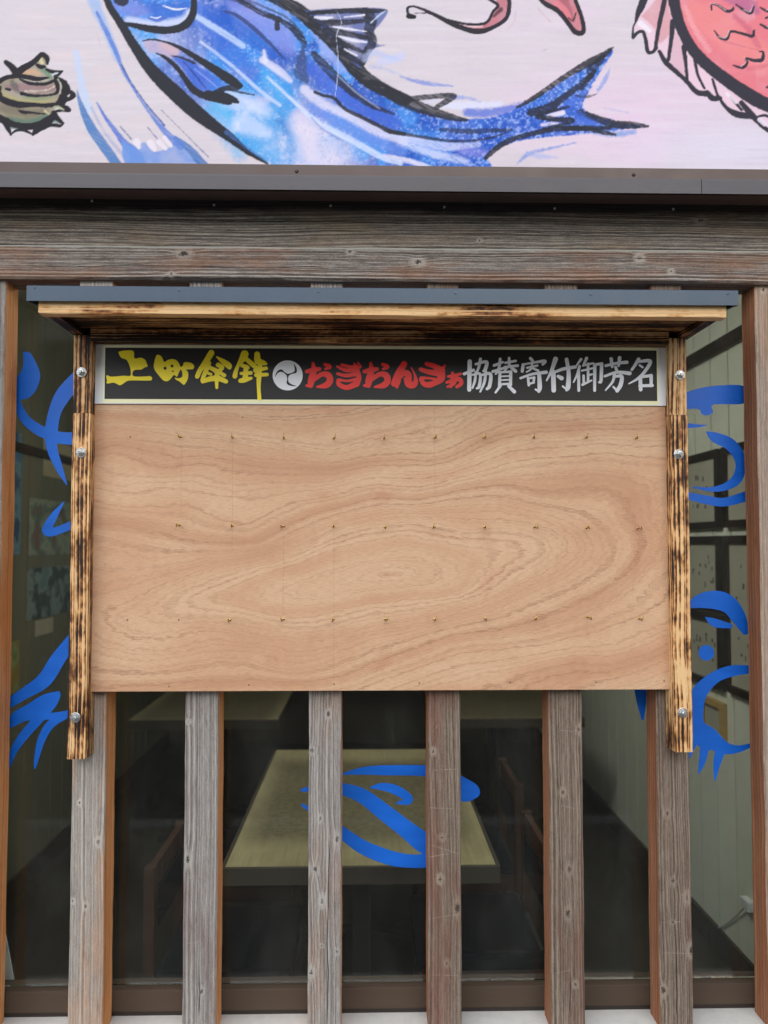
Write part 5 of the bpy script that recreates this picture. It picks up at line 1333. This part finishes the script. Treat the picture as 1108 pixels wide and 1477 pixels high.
for q in ([(80, 275, 24), (150, 330, 34), (220, 410, 40)], [(220, 420, 44), (320, 350, 36), (440, 280, 30), (540, 180, 26)], [(545, 150, 8), (590, 180, 26), (630, 230, 26), (630, 290, 14)], [(490, 310, 16), (540, 335, 24), (590, 335, 16)],
          [(620, 370, 14), (700, 400, 20), (830, 395, 8)], [(830, 395, 8), (780, 440, 14), (740, 470, 12)], [(-20, 540, 26), (80, 480, 24), (230, 460, 22), (380, 475, 24), (500, 500, 24), (640, 480, 10)],
          [(270, 500, 10), (360, 545, 16), (480, 565, 18), (620, 560, 16), (720, 520, 14)], [(740, 470, 24), (760, 560, 26), (780, 640, 24), (720, 700, 12), (560, 720, 12), (400, 715, 16), (290, 690, 20)],
          [(760, 480, 12), (840, 540, 30), (880, 620, 44), (860, 700, 50), (820, 800, 46), (740, 850, 22)], [(860, 530, 16), (890, 530, 5)], [(900, 680, 40), (960, 700, 34), (1000, 720, 12)], [(870, 780, 24), (960, 750, 16), (1000, 725, 8)],
          [(-20, 740, 30), (100, 800, 36), (260, 840, 34), (420, 840, 24), (600, 850, 22), (740, 840, 24)], [(250, 915, 6), (310, 940, 18), (400, 945, 12), (600, 965, 5)], [(800, 850, 16), (880, 880, 24), (925, 910, 20)], [(700, 940, 14), (800, 920, 14), (920, 925, 10)],
          [(-30, 1010, 40), (80, 1060, 40), (200, 1110, 34), (360, 1130, 36), (520, 1110, 40), (660, 1040, 46), (730, 970, 30)], [(740, 1000, 30), (800, 1060, 22), (845, 1085, 8)], [(845, 1085, 8), (800, 1120, 16), (680, 1110, 20), (560, 1150, 26), (480, 1190, 30), (440, 1240, 12)],
          [(60, 1080, 24), (110, 1160, 24), (145, 1240, 10)], [(145, 1235, 10), (230, 1180, 14), (340, 1190, 14), (440, 1240, 10)], [(80, 630, 12), (130, 640, 14)], [(10, 600, 10), (0, 660, 12), (20, 720, 12)]):
    brush([(p[0], p[1], p[2] * 1.25 + 2) for p in q], K, 1.0, 0.7, 0, 0.5, ZS)
brush([(720, 1065, 12), (770, 1075, 10)], (110, 134, 140), 0.8, 0.8, z=ZS); brush([(150, 1150, 12), (230, 1160, 8)], (96, 120, 112), 0.8, 0.8, z=ZS); brush([(730, 425, 12), (770, 415, 8)], (190, 206, 214), 0.9, 0.6, z=ZS)
brush([(915, 725, 12), (930, 705, 8)], (206, 200, 206), 0.9, 0.6, z=ZS); brush([(770, 500, 8), (810, 580, 10), (800, 690, 10)], (200, 196, 180), 0.8, 0.8, z=ZS); brush([(730, 880, 20), (780, 870, 16), (850, 910, 8)], (176, 184, 150), 0.8, 1, z=ZS); brush([(600, 920, 16), (650, 965, 12)], (206, 190, 150), 0.8, 1, z=ZS)
# prawn feelers
wash([(205, 60), (300, 95), (420, 130), (520, 118), (580, 40), (570, -30), (640, -40), (650, 20), (640, 90), (600, 130), (520, 165), (430, 160), (330, 120)], (186, 106, 118), 0.95, 0.8, 0.2, 0.6, Z2)
brush([(300, 100, 4), (420, 140, 6), (500, 140, 6)], (232, 206, 214), 0.7, 0.8, z=Z2)
brush([(110, 85, 14), (140, 90, 10)], (30, 30, 38), 1, 0.6, z=Z2)
brush([(105, 70, 7), (105, 42, 7), (140, 35, 6), (210, 60, 8), (280, 95, 12), (370, 140, 14), (480, 168, 15), (570, 140, 11), (630, 95, 11), (645, 30, 11), (640, -40, 11)], (44, 40, 50), 1, 0.6, 0, 0.4, Z2)
brush([(200, 65, 4), (300, 100, 6), (420, 128, 7), (520, 122, 8), (560, 60, 8), (585, 30, 9), (540, -5, 9), (500, -30, 9)], (44, 40, 50), 1, 0.6, 0, 0.4, Z2)
brush([(140, 70, 2), (200, 70, 3)], (60, 56, 66), 0.9, 0.5, z=Z2)
brush([(565, 85, 8), (600, 50, 12)], (90, 52, 62), 0.9, 1.2, z=Z2)
brush([(680, 60, 2), (670, 120, 3), (630, 160, 2)], (206, 170, 196), 0.7, 0.8, z=Z2); brush([(800, 45, 3), (865, 118, 3)], (206, 160, 178), 0.7, 0.8, z=Z2); brush([(815, 275, 1.5), (848, 262, 2)], (140, 130, 150), 0.7, 0.5, z=Z2)
wash([(790, -50), (830, 20), (900, 60), (960, 120), (1000, 180), (1040, 170), (1030, 90), (1000, 0), (990, -60)], (196, 112, 122), 0.95, 0.8, 0.2, 0.6, Z2)
brush([(930, 0, 30), (960, 60, 20), (985, 110, 10)], (150, 78, 92), 0.6, 2, z=Z2); brush([(900, 20, 20), (950, 70, 18), (970, 110, 8)], (222, 128, 138), 0.8, 1.5, z=Z2); brush([(960, 95, 3), (985, 110, 4), (1000, 70, 4)], (60, 40, 50), 0.9, 0.6, z=Z2)
brush([(790, -40, 11), (830, 15, 13), (900, 55, 14), (950, 110, 13), (990, 165, 14), (1025, 178, 14), (1042, 155, 12), (1030, 90, 11), (1005, 20, 11), (985, -40, 11)], (44, 40, 50), 1, 0.6, 0, 0.5, Z2)
# sea bream at the right edge
wash([(460, -60), (440, 10), (390, 80), (365, 170), (430, 190), (440, 290), (500, 280), (540, 370), (650, 450), (700, 520), (780, 530), (830, 560), (880, 600), (1000, 660), (1120, 740), (1330, 860), (1330, -60)], (226, 196, 212), 0.9, 1, 0.2, 0.8, Z3)
wash([(400, 90), (450, 40), (540, -60), (560, 60), (580, 160), (500, 240), (480, 160)], (206, 140, 146), 0.7, 2, 0.4, 2, Z3)
wash([(560, 130), (640, 260), (650, 420), (560, 330)], (206, 164, 178), 0.6, 2, 0.3, 1, Z3)
wash([(600, -80), (625, 60), (670, 200), (740, 300), (850, 400), (980, 490), (1120, 560), (1330, 640), (1330, -80)], (222, 122, 134), 1.0, 1, 0.25, 1, Z3)
brush([(700, 60, 60), (800, 120, 90), (930, 230, 80), (1080, 330, 80)], (230, 138, 138), 0.7, 8, 0.2, 4, Z3)
brush([(650, 40, 10), (700, 160, 14), (780, 280, 14)], (236, 170, 176), 0.6, 3, 0.3, 2, Z3)
brush([(900, -20, 40), (990, 20, 40), (1040, 60, 20)], (170, 96, 140), 0.75, 4, 0.2, 3, Z3)
brush([(920, 90, 12), (990, 150, 16), (1030, 220, 18), (1060, 260, 10)], (196, 96, 120), 0.7, 2.5, 0.3, 2, Z3)
brush([(1000, 380, 14), (1060, 370, 12), (1120, 360, 10)], (206, 100, 120), 0.6, 3, 0.3, 2, Z3); brush([(860, 230, 6), (980, 260, 4), (1100, 290, 3)], (200, 110, 124), 0.6, 1, 0.3, 1, Z3)
L = (50, 48, 60)
brush([(575, -80, 34), (590, 30, 32), (620, 140, 30), (680, 260, 32), (770, 360, 34), (900, 460, 36), (1020, 540, 40), (1120, 590, 38), (1300, 660, 34)], L, 1, 0.8, 0, 0.6, Z3)
for q in ([(440, -60, 22), (410, 20, 22), (385, 80, 14), (375, 115, 8)], [(380, 110, 4), (360, 150, 6), (358, 205, 9)], [(358, 208, 10), (385, 180, 9), (415, 178, 10), (430, 230, 11), (440, 285, 11), (465, 290, 10), (490, 265, 8)],
          [(545, -60, 14), (525, 40, 14), (500, 160, 12), (482, 270, 10)], [(580, 120, 16), (570, 220, 12), (555, 330, 10)], [(505, 285, 10), (540, 345, 15), (600, 400, 13), (660, 455, 13), (710, 510, 15), (760, 520, 16)],
          [(640, 260, 14), (652, 360, 10), (660, 450, 9)], [(700, 330, 9), (720, 420, 8), (755, 490, 7)], [(770, 515, 16), (800, 545, 17), (840, 545, 14)], [(800, 440, 8), (830, 530, 8), (880, 600, 12), (940, 635, 20), (1010, 645, 16)],
          [(900, 540, 8), (960, 610, 8)], [(960, 570, 14), (1020, 640, 18), (1110, 725, 12), (1300, 840, 14)], [(1040, 650, 6), (1090, 640, 8), (1130, 660, 8)]):
    brush(q, L, 1, 0.7, 0, 0.5, Z3)
brush([(400, 130, 16), (425, 150, 14), (450, 170, 10)], (232, 226, 236), 0.9, 1.5, z=Z3); brush([(1060, 665, 12), (1090, 690, 12)], (224, 214, 232), 0.85, 1, z=Z3); brush([(880, 520, 10), (930, 570, 8)], (232, 220, 232), 0.8, 1, z=Z3)
for q in ([(795, 55, 5), (795, 25, 5), (830, 30, 7), (880, 62, 9), (910, 55, 8), (915, 40, 4)], [(930, 25, 4), (980, 60, 8), (1015, 70, 9), (1030, 35, 4)], [(810, 170, 3), (840, 208, 8), (880, 215, 9), (900, 175, 7), (960, 185, 8), (1020, 200, 9), (1030, 170, 7)],
          [(912, 362, 3), (965, 375, 9), (992, 350, 8), (985, 325, 7), (1030, 335, 9), (1075, 330, 11), (1080, 290, 7), (1060, 285, 3)], [(1065, 42, 5), (1108, 62, 8), (1150, 40, 6)], [(1065, 135, 5), (1110, 155, 9), (1150, 130, 6)], [(1095, 100, 6), (1120, 90, 6)], [(1100, 485, 6), (1130, 470, 6)]):
    brush(q, L, 1, 0.6, 0, 0.4, Z3)
    brush([(p[0] - 8, p[1] - 6, p[2] * 0.3) for p in q[1:4]], (240, 206, 212), 0.6, 0.6, z=Z3)
IMG = np.clip(IMG, 0, 1)
# mesh sheet carrying the print
idx = np.arange(NXg * NZg).reshape(NZg, NXg)
quads = np.stack([idx[:-1, :-1], idx[:-1, 1:], idx[1:, 1:], idx[1:, :-1]], -1).reshape(-1, 4)
me = bpy.data.meshes.new('painted_panel')
org = Vector(((GX0 + GX1) / 2, SGN, (GZ0 + GZ1) / 2))
me.vertices.add(PTS.shape[0]); me.vertices.foreach_set('co', (PTS - np.array(org)).astype(np.float32).ravel())
me.loops.add(quads.size); me.loops.foreach_set('vertex_index', quads.astype(np.int32).ravel())
me.polygons.add(len(quads)); me.polygons.foreach_set('loop_start', np.arange(0, quads.size, 4, dtype=np.int32))
me.update(calc_edges=True)
at = me.color_attributes.new('art', 'FLOAT_COLOR', 'POINT')
at.data.foreach_set('color', np.concatenate([IMG.reshape(-1, 3), np.ones((PTS.shape[0], 1))], 1).astype(np.float32).ravel())
me.materials.append(M['mural'])
link('painted_panel', me, org, sg)
